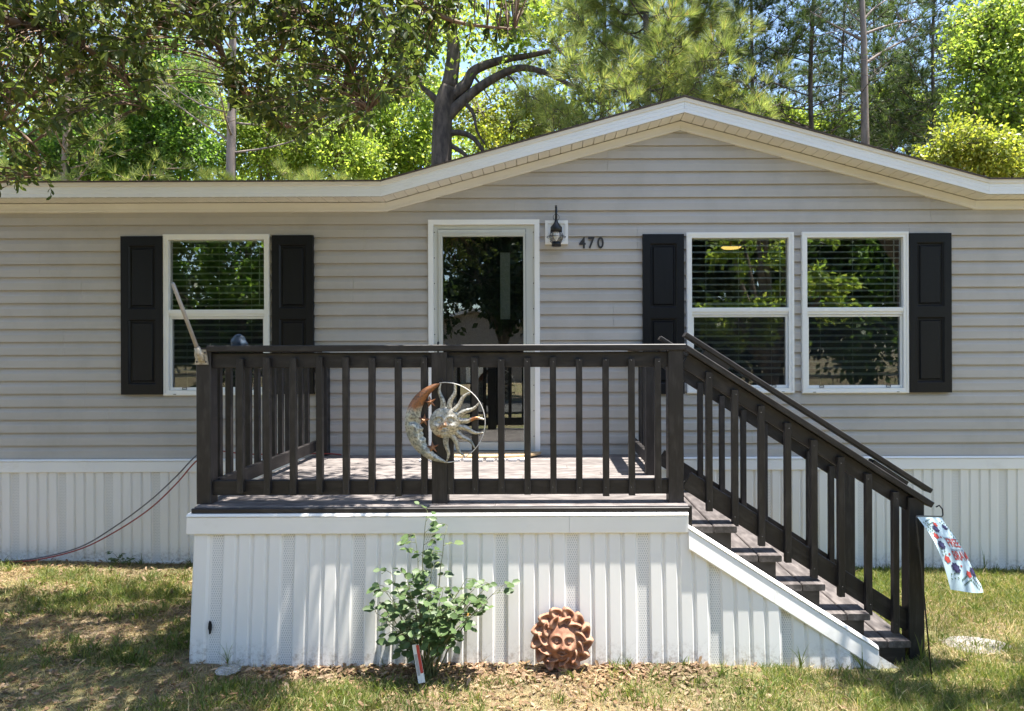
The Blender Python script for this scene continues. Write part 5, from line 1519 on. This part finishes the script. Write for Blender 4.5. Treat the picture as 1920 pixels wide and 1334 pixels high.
for (bx, by, bz, br) in ob:
    n = 700; P.append(np.array([bx, by, bz]) + RNG.normal(size=(n, 3)) * br * 0.45)
P = np.concatenate(P)
V, F = scatter(P, rdir(len(P)) + np.array([0, 0, -0.3]), RNG.normal(size=P.shape) * 0.6 + np.array([0, 0, 1.0]), RNG.uniform(0.10, 0.17, len(P)), LEAF4)
link('crown', np_mesh('crown', V, F, 'leaf_bright'), None, ok, kind='stuff')

pine('longleaf_pine', 1212, 8.6, 12.5, 0.16, 'big bright-needled pine directly above the gable peak', (0, 0), (0.34, 1), 70, 1.75, 22, 0.36, 'needle', 'bark_dark', 21, TUFTB)
pine('longleaf_pine', 1120, 12.5, 14, 0.14, 'needle-thick pine left of the gable peak', (0.2, 0), (0.42, 1), 56, 2.2, 22, 0.38, 'needle', 'bark_dark', 22, TUFTB)
pine('longleaf_pine', 1305, 10.5, 9.8, 0.08, 'bright soft pine just right of the gable peak', (-0.3, 0), (0.45, 0.95), 30, 0.8, 14, 0.32, 'needle', 'bark_dark', 23, TUFTB)
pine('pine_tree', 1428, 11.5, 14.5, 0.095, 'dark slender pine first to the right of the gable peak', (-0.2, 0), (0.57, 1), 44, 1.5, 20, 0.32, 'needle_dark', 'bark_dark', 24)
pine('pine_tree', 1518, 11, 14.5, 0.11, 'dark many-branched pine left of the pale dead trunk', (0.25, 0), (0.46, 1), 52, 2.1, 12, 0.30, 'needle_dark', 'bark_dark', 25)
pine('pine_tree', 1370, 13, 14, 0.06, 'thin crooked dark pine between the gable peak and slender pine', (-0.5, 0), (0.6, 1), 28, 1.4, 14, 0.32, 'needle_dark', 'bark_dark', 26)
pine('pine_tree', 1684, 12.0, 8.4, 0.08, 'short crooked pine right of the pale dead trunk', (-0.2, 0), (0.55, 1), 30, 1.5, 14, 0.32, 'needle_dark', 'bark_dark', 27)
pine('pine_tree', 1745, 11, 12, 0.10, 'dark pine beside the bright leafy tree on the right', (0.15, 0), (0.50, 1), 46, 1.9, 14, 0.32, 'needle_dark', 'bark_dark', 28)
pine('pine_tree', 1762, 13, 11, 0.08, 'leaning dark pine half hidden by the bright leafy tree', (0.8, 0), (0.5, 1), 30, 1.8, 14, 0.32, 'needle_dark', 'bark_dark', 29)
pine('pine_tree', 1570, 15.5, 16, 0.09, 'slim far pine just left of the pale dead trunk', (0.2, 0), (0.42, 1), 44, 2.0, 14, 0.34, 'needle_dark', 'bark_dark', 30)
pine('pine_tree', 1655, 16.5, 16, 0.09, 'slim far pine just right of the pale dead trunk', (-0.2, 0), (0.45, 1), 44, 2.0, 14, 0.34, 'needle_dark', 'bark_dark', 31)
# pale dead pine with bare limbs
Yd = 9.5
dp = empty('dead_pine', (at(1622, 265, Yd).x, Yd, -0.3), 'pale dead pine trunk with bare sweeping branches above right rake', 'tree', 'trees behind the house')
t = MB(); A_ = lambda x_, y_, dy=0.0: at(x_, y_, Yd + dy)
limb(t, [(at(1622, 265, Yd).x, Yd, -0.3), A_(1622, 500), A_(1623, 370), A_(1622, 265), A_(1621, 180), A_(1620, 90), A_(1617, 20), A_(1612, -90)], 0.13, 0.05, 10)
for pts, r_ in (([(1622, 120), (1660, 95), (1700, 75), (1745, 60), (1770, 45)], 0.045), ([(1620, 65), (1660, 50), (1710, 38), (1755, 28)], 0.04), ([(1619, 75), (1590, 62), (1550, 40), (1520, 22)], 0.04), ([(1621, 118), (1650, 100), (1680, 60), (1700, 30)], 0.03),
                ([(1618, 40), (1640, 15), (1680, -10)], 0.035), ([(1622, 150), (1640, 140), (1648, 139)], 0.03), ([(1619, 45), (1600, 30), (1585, 5)], 0.025), ([(1616, 5), (1590, -20), (1560, -30)], 0.03), ([(1621, 108), (1600, 95), (1575, 80)], 0.02)):
    sp_ = limb(t, [A_(x_, y_, 0.15 * i) for i, (x_, y_) in enumerate(pts)], r_, 0.010, 6)
    q = random.Random(int(r_ * 1e4) + len(pts) + pts[0][1])
    for k in range(4):
        p_ = sp_[int(len(sp_) * q.uniform(0.4, 0.95))]
        t.tube([p_, p_ + Vector((q.uniform(-0.4, 0.4), q.uniform(-0.2, 0.2), q.uniform(0.05, 0.45)))], [0.010, 0.003], 4, caps=False)
t.build('trunk', 'bark_pale', dp)
# sunlit leafy tree on the right and its lower neighbour
broadleaf('sweetgum_tree', 1905, 8, 'large sunlit yellow-green leafy tree at the right edge', [blob(1880, 60, 8, 80), blob(1850, 130, 8, 75), blob(1920, 150, 8, 90), blob(1870, 210, 8, 80), blob(1830, 40, 8.5, 55), blob(1940, 30, 8, 80), blob(1900, 270, 8, 70), blob(1820, 190, 7.6, 40)], 19000, 0.10, 'leaf_bright', seed=41, spread=0.20)
broadleaf('sweetgum_tree', 1800, 7, 'low sunlit leafy tree where the right rake meets the eave', [blob(1800, 280, 7, 55), blob(1850, 300, 7, 60), blob(1770, 300, 7, 35), blob(1910, 310, 7, 50), blob(1740, 300, 8, 30)], 9000, 0.085, 'leaf_yellow', seed=42, rad=0.07, spread=0.22)
broadleaf('maple_tree', 1600, 14.5, 'green understory tree behind the pale dead trunk', [blob(1560, 235, 14.5, 45), blob(1650, 230, 14.5, 50), blob(1500, 235, 14.5, 40), blob(1710, 220, 14.5, 50), blob(1680, 170, 14.5, 45)], 14000, 0.11, 'leaf_bright', seed=43)
broadleaf('maple_tree', 1400, 14.5, 'low green thicket tree right of the gable peak', [blob(1400, 205, 14.5, 40), blob(1460, 220, 14.5, 38), blob(1350, 185, 14.5, 40)], 10000, 0.11, 'leaf_bright', seed=44)

# --- the far wood reads as one mass
def wood_mass(n, Y0, Y1, xlo, xhi, hfun, size, mat, name, label, seed):
    rng = np.random.default_rng(seed)
    nc = n // 28
    cx = rng.uniform(xlo, xhi, nc); cy = rng.uniform(Y0, Y1, nc); hz = np.array([hfun(a_) for a_ in cx])
    cz = hz * rng.uniform(0.08, 1.0, nc) ** 0.8 + rng.normal(size=nc) * 0.5
    cr = rng.uniform(0.35, 0.9, nc)
    i = rng.integers(0, nc, n)
    P = np.stack([cx[i], cy[i], cz[i]], -1) + rng.normal(size=(n, 3)) * cr[i][:, None] * np.array([0.6, 0.6, 0.45])
    V, F = scatter(P, rdir(n, rng) + np.array([0, 0, -0.3]), rng.normal(size=(n, 3)) * 0.8 + np.array([0.1, -0.45, 0.6]), rng.uniform(0.7, 1.3, n) * size, LEAF4)
    link(name, np_mesh(name, V, F, mat), None, None, kind='stuff', label=label, cat='woods')
wood_mass(80000, 18, 24, -26, 24, lambda x: (13.5 if x < 3 else 8.0 - 0.05 * x) + 1.6 * math.sin(x * 1.1) + 0.8 * math.sin(x * 2.7), 0.20, 'leaf_bright', 'far_woods', 'hazy bright woods filling the gaps behind the nearer trees', 61)
wood_mass(60000, 15, 20, -24, 22, lambda x: (8.5 if x < 3 else 6.4) + 1.2 * math.sin(x * 0.9 + 2), 0.17, 'leaf_bright', 'thicket', 'dense green thicket standing behind the house roofline', 62)

# ================================================================== THE OAK OVERHANGING THE YARD (trunk left of the view)
oak = empty('live_oak', (-6.7, -3.6, float(gz(-6.7, -3.6))), 'oak whose leafy branches hang across the upper left view', 'tree')
t = MB()
tr0 = Vector((-6.7, -3.6, -0.1)); fk = Vector((-6.3, -3.4, 3.3))
limb(t, [tr0, Vector((-6.6, -3.55, 1.5)), fk], 0.30, 0.22, 14)
SPINES = [
 [(-260, -60, -2.6), (-40, 20, -2.4), (120, 70, -2.2), (215, 130, -2.0), (270, 200, -1.9)],
 [(-100, -160, -2.0), (255, -30, -1.9), (300, 40, -1.9), (235, 95, -1.8), (100, 150, -1.7), (-10, 235, -1.6)],
 [(60, -240, -2.4), (330, -60, -2.2), (390, 25, -2.1), (420, 110, -2.0), (470, 190, -1.9), (540, 240, -1.8)],
 [(200, -260, -2.6), (470, -90, -2.4), (570, 20, -2.2), (640, 100, -2.1), (690, 210, -2.0)],
 [(300, -260, -2.2), (620, -110, -2.1), (760, -10, -2.0), (850, 40, -1.9), (965, 55, -1.8)],
 [(200, -220, -1.4), (480, -80, -1.4), (535, 60, -1.4), (500, 150, -1.3), (545, 250, -1.3)],
 [(-260, 60, -1.4), (-60, 180, -1.2), (60, 270, -1.1), (75, 330, -1.0)],
 [(350, -230, -1.6), (640, -90, -1.5), (720, 30, -1.4), (760, 120, -1.3), (770, 180, -1.3)],
]
spine_pts = []
for s_ in SPINES:
    pts = [at(x_, y_, Y_) for x_, y_, Y_ in s_]
    st_ = Vector((fk.x + random.uniform(0, .3), fk.y + random.uniform(-.1, .3), random.uniform(3.2, 3.7)))
    lead = [st_, st_.lerp(pts[0], 0.5) + Vector((0, 0, 0.45)), pts[0] + Vector((0, 0, 0.1))]
    sp_ = limb(t, lead + pts[1:], 0.055, 0.006, 7, 6)
    spine_pts += sp_[10:]
SPN = np.array([tuple(p) for p in spine_pts])
def mask(px, py):
    """how thick the hanging foliage is at a place in the yard, as seen from the drive"""
    low = np.interp(px, [-150, 0, 90, 150, 250, 290, 345, 385, 450, 510, 560, 600, 650, 700, 760, 800, 840, 900, 960, 1010],
                        [400, 395, 385, 290, 250, 220, 110, 150, 235, 285, 305, 255, 265, 245, 195, 150, 110, 115, 100, 40])
    d = np.clip((low - py) / 45.0, 0, 1)
    thin = np.where((px > 285) & (px < 405) & (py > 60), 0.16, 1.0) * np.where((px > 0) & (px < 285) & (py > 170), 0.5, 1.0) * np.where((px > 850), 0.55, 1.0)
    return d * thin
rng = np.random.default_rng(77)
LP = []; LD = []
cnt = 0
while cnt < 1900:
    px = rng.uniform(-170, 1010); py = rng.uniform(-140, 375)
    if rng.random() > mask(np.array(px), np.array(py)): continue
    Y_ = rng.uniform(-2.9, -0.8) if px < 780 else rng.uniform(-2.2, -1.0)
    if px < 110 and py > 250: Y_ = rng.uniform(-1.4, -0.6)
    tip = np.array(at(px, py, Y_))
    j = np.argmin(((SPN - tip) ** 2 * np.array([1, 0.6, 1])).sum(1) + np.where(SPN[:, 2] < tip[2] - 0.05, 0.15, 0)); s_ = SPN[j]
    if np.linalg.norm(s_ - tip) > 1.3: continue
    cnt += 1
    v0 = Vector(s_); v2 = Vector(tip); v1 = v0.lerp(v2, 0.55) + Vector((rng.uniform(-.05, .05), rng.uniform(-.05, .05), 0.10 * (v2 - v0).length + 0.02))
    pp = [((1 - u) ** 2) * v0 + 2 * u * (1 - u) * v1 + u * u * v2 for u in (0, 0.25, 0.5, 0.75, 1.0)]
    t.tube(pp, [0.0045, 0.0036, 0.0028, 0.002, 0.0012], 4, caps=False)
    dr = (pp[4] - pp[3]).normalized()
    nl = rng.integers(9, 15)
    for k in range(nl):
        u = 1.0 - 0.14 / max(0.14, (v2 - v0).length) * (k / nl) * rng.uniform(0.6, 1.8)
        u = max(0.15, u)
        b_ = ((1 - u) ** 2) * v0 + 2 * u * (1 - u) * v1 + u * u * v2
        o = Vector(rng.normal(size=3)); o = (o - dr * o.dot(dr)).normalized()
        dd = dr * rng.uniform(0.2, 1.0) + o + Vector((0, 0, -0.30))
        LP.append(tuple(b_)); LD.append(tuple(dd))
t.build('trunk', 'twig', oak)
LP = np.array(LP); LD = np.array(LD)
LN = rng.normal(size=LP.shape) * 0.65 + np.array([0, -0.15, 0.9])
LS = rng.uniform(0.042, 0.070, len(LP))
# the 300 leaves nearest the viewer are leaves of their own, the rest one mass
inview = np.array([abs(p[0]) < 0.8 * (p[1] - CAMY) and (p[2] - EYE) < 0.51 * (p[1] - CAMY) for p in LP])
order = np.argsort(np.where(inview, LP[:, 1], 99))[:300]
sel = np.zeros(len(LP), bool); sel[order] = True
tm = MB(); tm.add([tuple(v_) for v_ in LEAF6[0]], [tuple(f_) for f_ in LEAF6[1]])
OLs = []
for k in range(4):
    me = tm.mesh('leaf', 'leaf_oak'); OLs.append(me)
for i in order:
    link('leaf', OLs[i % 4], None, oak, frame(Vector(LP[i]), Vector(LD[i]), Vector(LN[i]), LS[i]))
V, F = scatter(LP[~sel], LD[~sel], LN[~sel], LS[~sel], LEAF6)
link('foliage', np_mesh('foliage', V, F, 'leaf_oak'), None, oak, kind='stuff')
# upper crown, above the view
nu = 7500
cl_ = rng.uniform([-6.6, -5.2, 4.0], [-0.2, 0.4, 6.3], size=(120, 3))
ok_ = [(c_[2] - EYE) > 0.56 * (c_[1] - CAMY) + 0.25 for c_ in cl_]
cl_ = cl_[np.array(ok_)]
i = rng.integers(0, len(cl_), nu)
P = cl_[i] + rng.normal(size=(nu, 3)) * np.array([0.22, 0.22, 0.12])
V, F = scatter(P, rdir(nu, rng) + np.array([0, 0, -.3]), rng.normal(size=(nu, 3)) * .5 + np.array([0, 0, 1]), rng.uniform(0.07, 0.11, nu), LEAF6)
link('crown', np_mesh('crown', V, F, 'leaf_oak'), None, oak, kind='stuff')
t = MB()
for c_ in cl_[::2]:
    t.tube([fk + Vector((0, 0, 0.4)), fk.lerp(Vector(c_), 0.5) + Vector((0, 0, 0.5)), Vector(c_)], [0.05, 0.03, 0.008], 5, caps=False)
t.tube([fk, fk + Vector((0.1, 0.1, 1.2)), fk + Vector((0.2, 0.2, 2.6))], [0.22, 0.15, 0.05], 9)
t.build('limbs', 'bark_brown', oak)

# second yard oak, its trunk right of the view, its crown above it
rng = np.random.default_rng(5)
bl = []
for k in range(16):
    c_ = np.array([rng.uniform(2.5, 6.4), rng.uniform(-4.6, -2.3), rng.uniform(4.9, 6.6)])
    bl.append((c_[0] + 0.6, c_[1], c_[2], rng.uniform(0.4, 0.65)))
broadleaf('live_oak', 5.2, -3.6, 'oak standing right of the view that shades the lawn by the stairs', bl, 5500, 0.10, 'leaf_oak', 'bark_brown', 51, 0.22, None, True)

# ================================================================== ACROSS THE ROAD (seen in the panes)
def yard_tree(x, y, h, r_, seed, mat, label):
    q = random.Random(seed)
    bl_ = [(x + q.uniform(-1, 1) * r_ * 0.8, y + q.uniform(-1, 1) * r_ * 0.6, h * q.uniform(0.40, 1.0), r_ * q.uniform(0.4, 0.62)) for _ in range(9)]
    broadleaf('roadside_tree', x, y, label, bl_, 5200, 0.30, mat, 'bark_brown', seed, 0.25, 'trees across the road', True)
def road_tree(x, y, lo, hi, r_, seed, mat, label, n=17000, ls=0.27):
    q = random.Random(seed)
    bl_ = [(x + q.uniform(-1, 1) * r_, y + q.uniform(-1, 1) * r_ * 0.5, q.uniform(lo + r_ * 0.3, hi), r_ * q.uniform(0.42, 0.62)) for _ in range(16)]
    broadleaf('roadside_tree', x, y, label, bl_, n, ls, mat, 'bark_brown', seed, 0.22, 'trees across the road', True)
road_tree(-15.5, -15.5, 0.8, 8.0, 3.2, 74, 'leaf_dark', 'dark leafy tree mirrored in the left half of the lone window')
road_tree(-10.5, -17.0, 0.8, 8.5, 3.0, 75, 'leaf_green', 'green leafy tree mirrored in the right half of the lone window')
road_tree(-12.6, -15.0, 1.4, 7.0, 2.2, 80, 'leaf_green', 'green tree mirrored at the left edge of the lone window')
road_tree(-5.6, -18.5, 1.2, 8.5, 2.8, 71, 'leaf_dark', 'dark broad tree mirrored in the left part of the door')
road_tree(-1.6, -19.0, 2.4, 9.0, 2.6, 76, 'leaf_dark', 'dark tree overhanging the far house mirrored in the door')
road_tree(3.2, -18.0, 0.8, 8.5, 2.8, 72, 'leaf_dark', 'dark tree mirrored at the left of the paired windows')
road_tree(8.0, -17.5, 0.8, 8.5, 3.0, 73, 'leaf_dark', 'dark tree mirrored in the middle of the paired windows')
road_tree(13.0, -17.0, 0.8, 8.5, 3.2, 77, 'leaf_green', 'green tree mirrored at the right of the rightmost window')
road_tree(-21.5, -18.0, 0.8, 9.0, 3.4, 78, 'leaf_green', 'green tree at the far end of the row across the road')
road_tree(5.2, -9.6, 2.0, 5.2, 1.3, 79, 'leaf_bright', 'bright small tree on the near verge mirrored in the paired windows', 5000, 0.16)
wood_mass(60000, -52, -43, -62, 45, lambda x: 14.0 + 1.5 * math.sin(x * 0.5), 0.50, 'leaf_dark', 'roadside_woods', 'dark woods across the road mirrored in all the panes', 63)
nh = empty('neighbour_house', (-4, -32, 0), 'grey house with pale roof across the road, mirrored in the door', 'house')
b = MB(); b.prism([(-10.5, -0.2), (2.5, -0.2), (2.5, 2.6), (-4.0, 4.0), (-10.5, 2.6)], -40, -32); b.build('wall', 'far_siding', nh)
b = MB()
for (xa, za, xb, zb) in ((-11, 2.52, -4, 4.05), (-4, 4.05, 3, 2.52)):
    b.add([(xa, -40.4, za), (xb, -40.4, zb), (xb, -31.6, zb), (xa, -31.6, za), (xa, -40.4, za + .15), (xb, -40.4, zb + .15), (xb, -31.6, zb + .15), (xa, -31.6, za + .15)], [(0, 1, 2, 3), (4, 5, 6, 7), (2, 3, 7, 6), (0, 1, 5, 4)])
b.build('roof', 'far_roof', nh)
for xw in (-8, -1.2):
    b = MB(); b.box((xw, -31.99, 1.1), (xw + 1.2, -31.95, 2.2)); b.build('window', 'frame_white', nh)
b = MB(); b.box((-4.6, -31.99, 0.2), (-3.6, -31.95, 2.2)); b.build('door', 'frame_white', nh)

# ================================================================== LAWN: grass, straw, litter
def under_deck(x, y):
    return ((x > DX0 - 0.03) & (x < 2.02) & (y > DY0 - 0.085) & (y < 0)) | (y > -0.07)
def patch(x, y):
    return 0.5 + 0.5 * np.sin(x * 2.1 + 1.3 * np.sin(y * 1.7 + 0.4)) * np.sin(y * 2.9 + 1.1 * np.sin(x * 1.3)) + 0.28 * np.sin(x * 6.3 + y * 4.1) * np.sin(y * 7.7 - x * 2.2)
def spots(n, rng, dens):
    out = []
    got = 0
    while got < n:
        x = rng.uniform(-6.0, 6.0, n); y = rng.uniform(-4.2, -0.05, n)
        vis = (np.abs(x) < 0.85 * (y - CAMY) + 0.4) & (y > -3.0)
        keep = ~under_deck(x, y) & (rng.random(n) < dens(x, y)) & (vis | (rng.random(n) < 0.12))
        out.append(np.stack([x[keep], y[keep]], -1)); got += keep.sum()
    return np.concatenate(out)[:n]
BL = (np.array([(0, 0.05, 0), (0, -0.05, 0), (0.5, 0.038, 0.0), (0.5, -0.038, 0.0), (1, 0, -0.12)]), None)
def blades(xy, rng, L, W, mat, name, label, lean=0.6, clump=None, lay=0.0):
    n = len(xy)
    z = gz(xy[:, 0], xy[:, 1])
    P = np.stack([xy[:, 0], xy[:, 1], z - 0.004], -1)
    d = np.stack([rng.normal(size=n) * lean, rng.normal(size=n) * lean, np.abs(rng.normal(size=n)) * (1 - lay) * 0.5 + (1 - lay) * 0.75 + 0.05], -1)
    d = unit(d)
    S_ = L * rng.uniform(0.45, 1.25, n)
    sd = unit(np.cross(d, rng.normal(size=(n, 3))))
    h = unit(np.stack([d[:, 0], d[:, 1], np.zeros(n)], -1) + 1e-6)
    droop = rng.uniform(0.05, 0.55, n)[:, None]
    m1 = P + d * (S_ * 0.55)[:, None]
    tip = P + d * (S_ * 0.95)[:, None] + h * droop * S_[:, None] * 0.5 - np.array([0, 0, 1.0]) * droop * S_[:, None] * 0.30
    w = (W * rng.uniform(0.6, 1.3, n))[:, None]
    V = np.stack([P + sd * w, P - sd * w, m1 - sd * w * 0.75, m1 + sd * w * 0.75, tip], 1).reshape(-1, 3)
    k = (np.arange(n) * 5)[:, None]
    F = np.concatenate([np.stack([k[:, 0], k[:, 0] + 1, k[:, 0] + 2], -1), np.stack([k[:, 0], k[:, 0] + 2, k[:, 0] + 3], -1), np.stack([k[:, 0] + 3, k[:, 0] + 2, k[:, 0] + 4], -1)])
    link(name, np_mesh(name, V, F, mat), None, None, label=label, cat='grass', kind='stuff')
rng = np.random.default_rng(17)
right = lambda x, y: np.clip((x - 0.3) / 1.5, 0, 1)
dg = lambda x, y: np.clip(np.clip(patch(x, y) - 0.38, 0, 1) * 1.4 + right(x, y) * 0.55 * np.clip(0.35 + patch(x * 1.3, y * 1.4), 0.2, 1), 0.03, 1) * np.where((x > DX0) & (x < 1.2) & (y > -2.34), 0.10, 1) * np.where((x < DX0) & (y > -0.35), 0.25, 1) * np.where(x < DX0, 0.8, 1)
blades(spots(118000, rng, dg), rng, 0.055, 0.0019, 'grass_green', 'lawn_grass', 'short green lawn grass growing in patches', 0.45)
blades(spots(115000, rng, lambda x, y: np.clip(0.95 - 0.4 * patch(x, y), 0.15, 1)), rng, 0.048, 0.0014, 'grass_dry', 'dry_grass', 'dry straw-coloured grass and thatch', 0.9, lay=0.4)
blades(spots(8000, rng, lambda x, y: np.clip(0.35 + 0.5 * right(x, y), 0, 1)), rng, 0.105, 0.0016, 'grass_dry', 'straw_stalks', 'long straw stalks and pine needles lying through the lawn', 0.9, lay=0.45)
blades(spots(9000, rng, dg), rng, 0.090, 0.0018, 'grass_green', 'long_grass', 'longer uncut grass blades standing above the lawn', 0.4)
# coarser clumps
cl_ = spots(700, rng, lambda x, y: np.clip(patch(x, y) - 0.30, 0.02, 1) * np.where((x > DX0) & (x < 1.4) & (y > -2.4), 0.15, 1) + 0.1 * right(x, y))
cx = np.repeat(cl_, 22, axis=0) + rng.normal(size=(len(cl_) * 22, 2)) * 0.022
blades(cx, rng, 0.085, 0.0032, 'grass_green', 'grass_clumps', 'coarse tufts of broad-bladed grass in the lawn', 0.55)
# litter: fallen leaves, straw and bark chips
xy = spots(7500, rng, lambda x, y: np.clip(0.85 - 0.75 * right(x, y), 0.06, 1)); n = len(xy)
bed = np.stack([rng.uniform(-1.6, 0.9, 2600), DY0 - 0.07 - np.abs(rng.normal(size=2600)) * 0.13], -1)
xy = np.concatenate([xy, bed]); n = len(xy)
P = np.stack([xy[:, 0], xy[:, 1], gz(xy[:, 0], xy[:, 1]) + rng.uniform(0.003, 0.018, n)], -1)
V, F = scatter(P, rng.normal(size=(n, 3)) * np.array([1, 1, 0.18]), rng.normal(size=(n, 3)) * 0.28 + np.array([0, 0, 1]), rng.uniform(0.018, 0.055, n), LEAF6)
link('leaf_litter', np_mesh('leaf_litter', V, F, 'litter'), None, None, label='brown fallen leaves and bark chips scattered on the soil', cat='leaf litter', kind='stuff')

# single weeds
def weed(x, y, n, L, seed, label, mat='grass_green', w=0.007, name='grass_weed'):
    q = random.Random(seed); z = float(gz(x, y))
    e = empty(name, (x, y, z), label, 'weed', 'weeds along the skirting')
    for k in range(n):
        an = q.uniform(0, 2 * math.pi); l = L * q.uniform(0.6, 1.1); sp = q.uniform(0.3, 1.0)
        b_ = MB(); P = []
        for i in range(6):
            t_ = i / 5
            c_ = Vector((x + math.cos(an) * sp * l * 0.7 * t_ * t_ + q.uniform(-.002, .002), y + math.sin(an) * sp * l * 0.35 * t_ * t_ - 0.02 * t_, z + l * (t_ - 0.35 * sp * t_ * t_)))
            s_ = Vector((-math.sin(an) * 0.3 + 0.8, math.cos(an) * 0.3, 0)).normalized() * w * (1 - t_ ** 2) * 0.5
            P.append([c_ - s_, c_ + s_ + Vector((0, 0.001, 0))])
        b_.grid(P); b_.build('blade', mat, e)
pw = at(1725, 1245, PF - 0.06); weed(pw.x, -2.06, 9, 0.26, 1, 'arching grass weed at the foot of the stair post')
pw = at(1500, 1238, -2.14); weed(pw.x, -2.15, 8, 0.18, 2, 'upright grass weed beneath the sloping stair trim')
pw = at(1615, 1240, -2.16); weed(pw.x, -2.17, 6, 0.20, 3, 'grass weed at the low end of the stair trim')
pw = at(1845, 1060, -0.12); weed(pw.x, -0.12, 7, 0.24, 4, 'grass weed against the house skirting at far right')
pw = at(430, 1235, -2.14); weed(pw.x, -2.16, 7, 0.17, 5, 'thin wiry weed at the left foot of deck skirting', w=0.003)
pw = at(1180, 1245, -2.16); weed(pw.x, -2.17, 7, 0.10, 6, 'small grass weed right of the terracotta sun')
pw = at(1073, 1252, -2.3); weed(pw.x, -2.33, 12, 0.13, 7, 'pale grass weed in front of the terracotta sun', w=0.004)
# leafy weed by the house skirting
pw = at(232, 1036, -0.14); e = empty('leafy_weed', (pw.x, -0.14, float(gz(pw.x, -0.14))), 'small dark leafy weed by the left house skirting', 'weed', 'weeds along the skirting')
q = random.Random(8); sm = MB(); pts_ = []
for k in range(8):
    tp = Vector((pw.x + q.uniform(-0.14, 0.14), -0.14 + q.uniform(-0.05, 0.03), e.location.z + q.uniform(0.05, 0.14)))
    sm.tube([e.location, e.location.lerp(tp, 0.6) + Vector((0, 0, 0.02)), tp], [0.002, 0.0016, 0.001], 4); pts_.append(tp)
sm.build('stem', 'cane_green', e)
for k in range(26):
    tp = q.choice(pts_); link('leaf', RL[k % 2], None, e, frame(tp + Vector((q.uniform(-.02, .02), q.uniform(-.02, .02), q.uniform(-.03, .01))), Vector((q.uniform(-1, 1), q.uniform(-1, 1), 0.1)), Vector((0, -0.4, 1)), q.uniform(0.03, 0.05)))
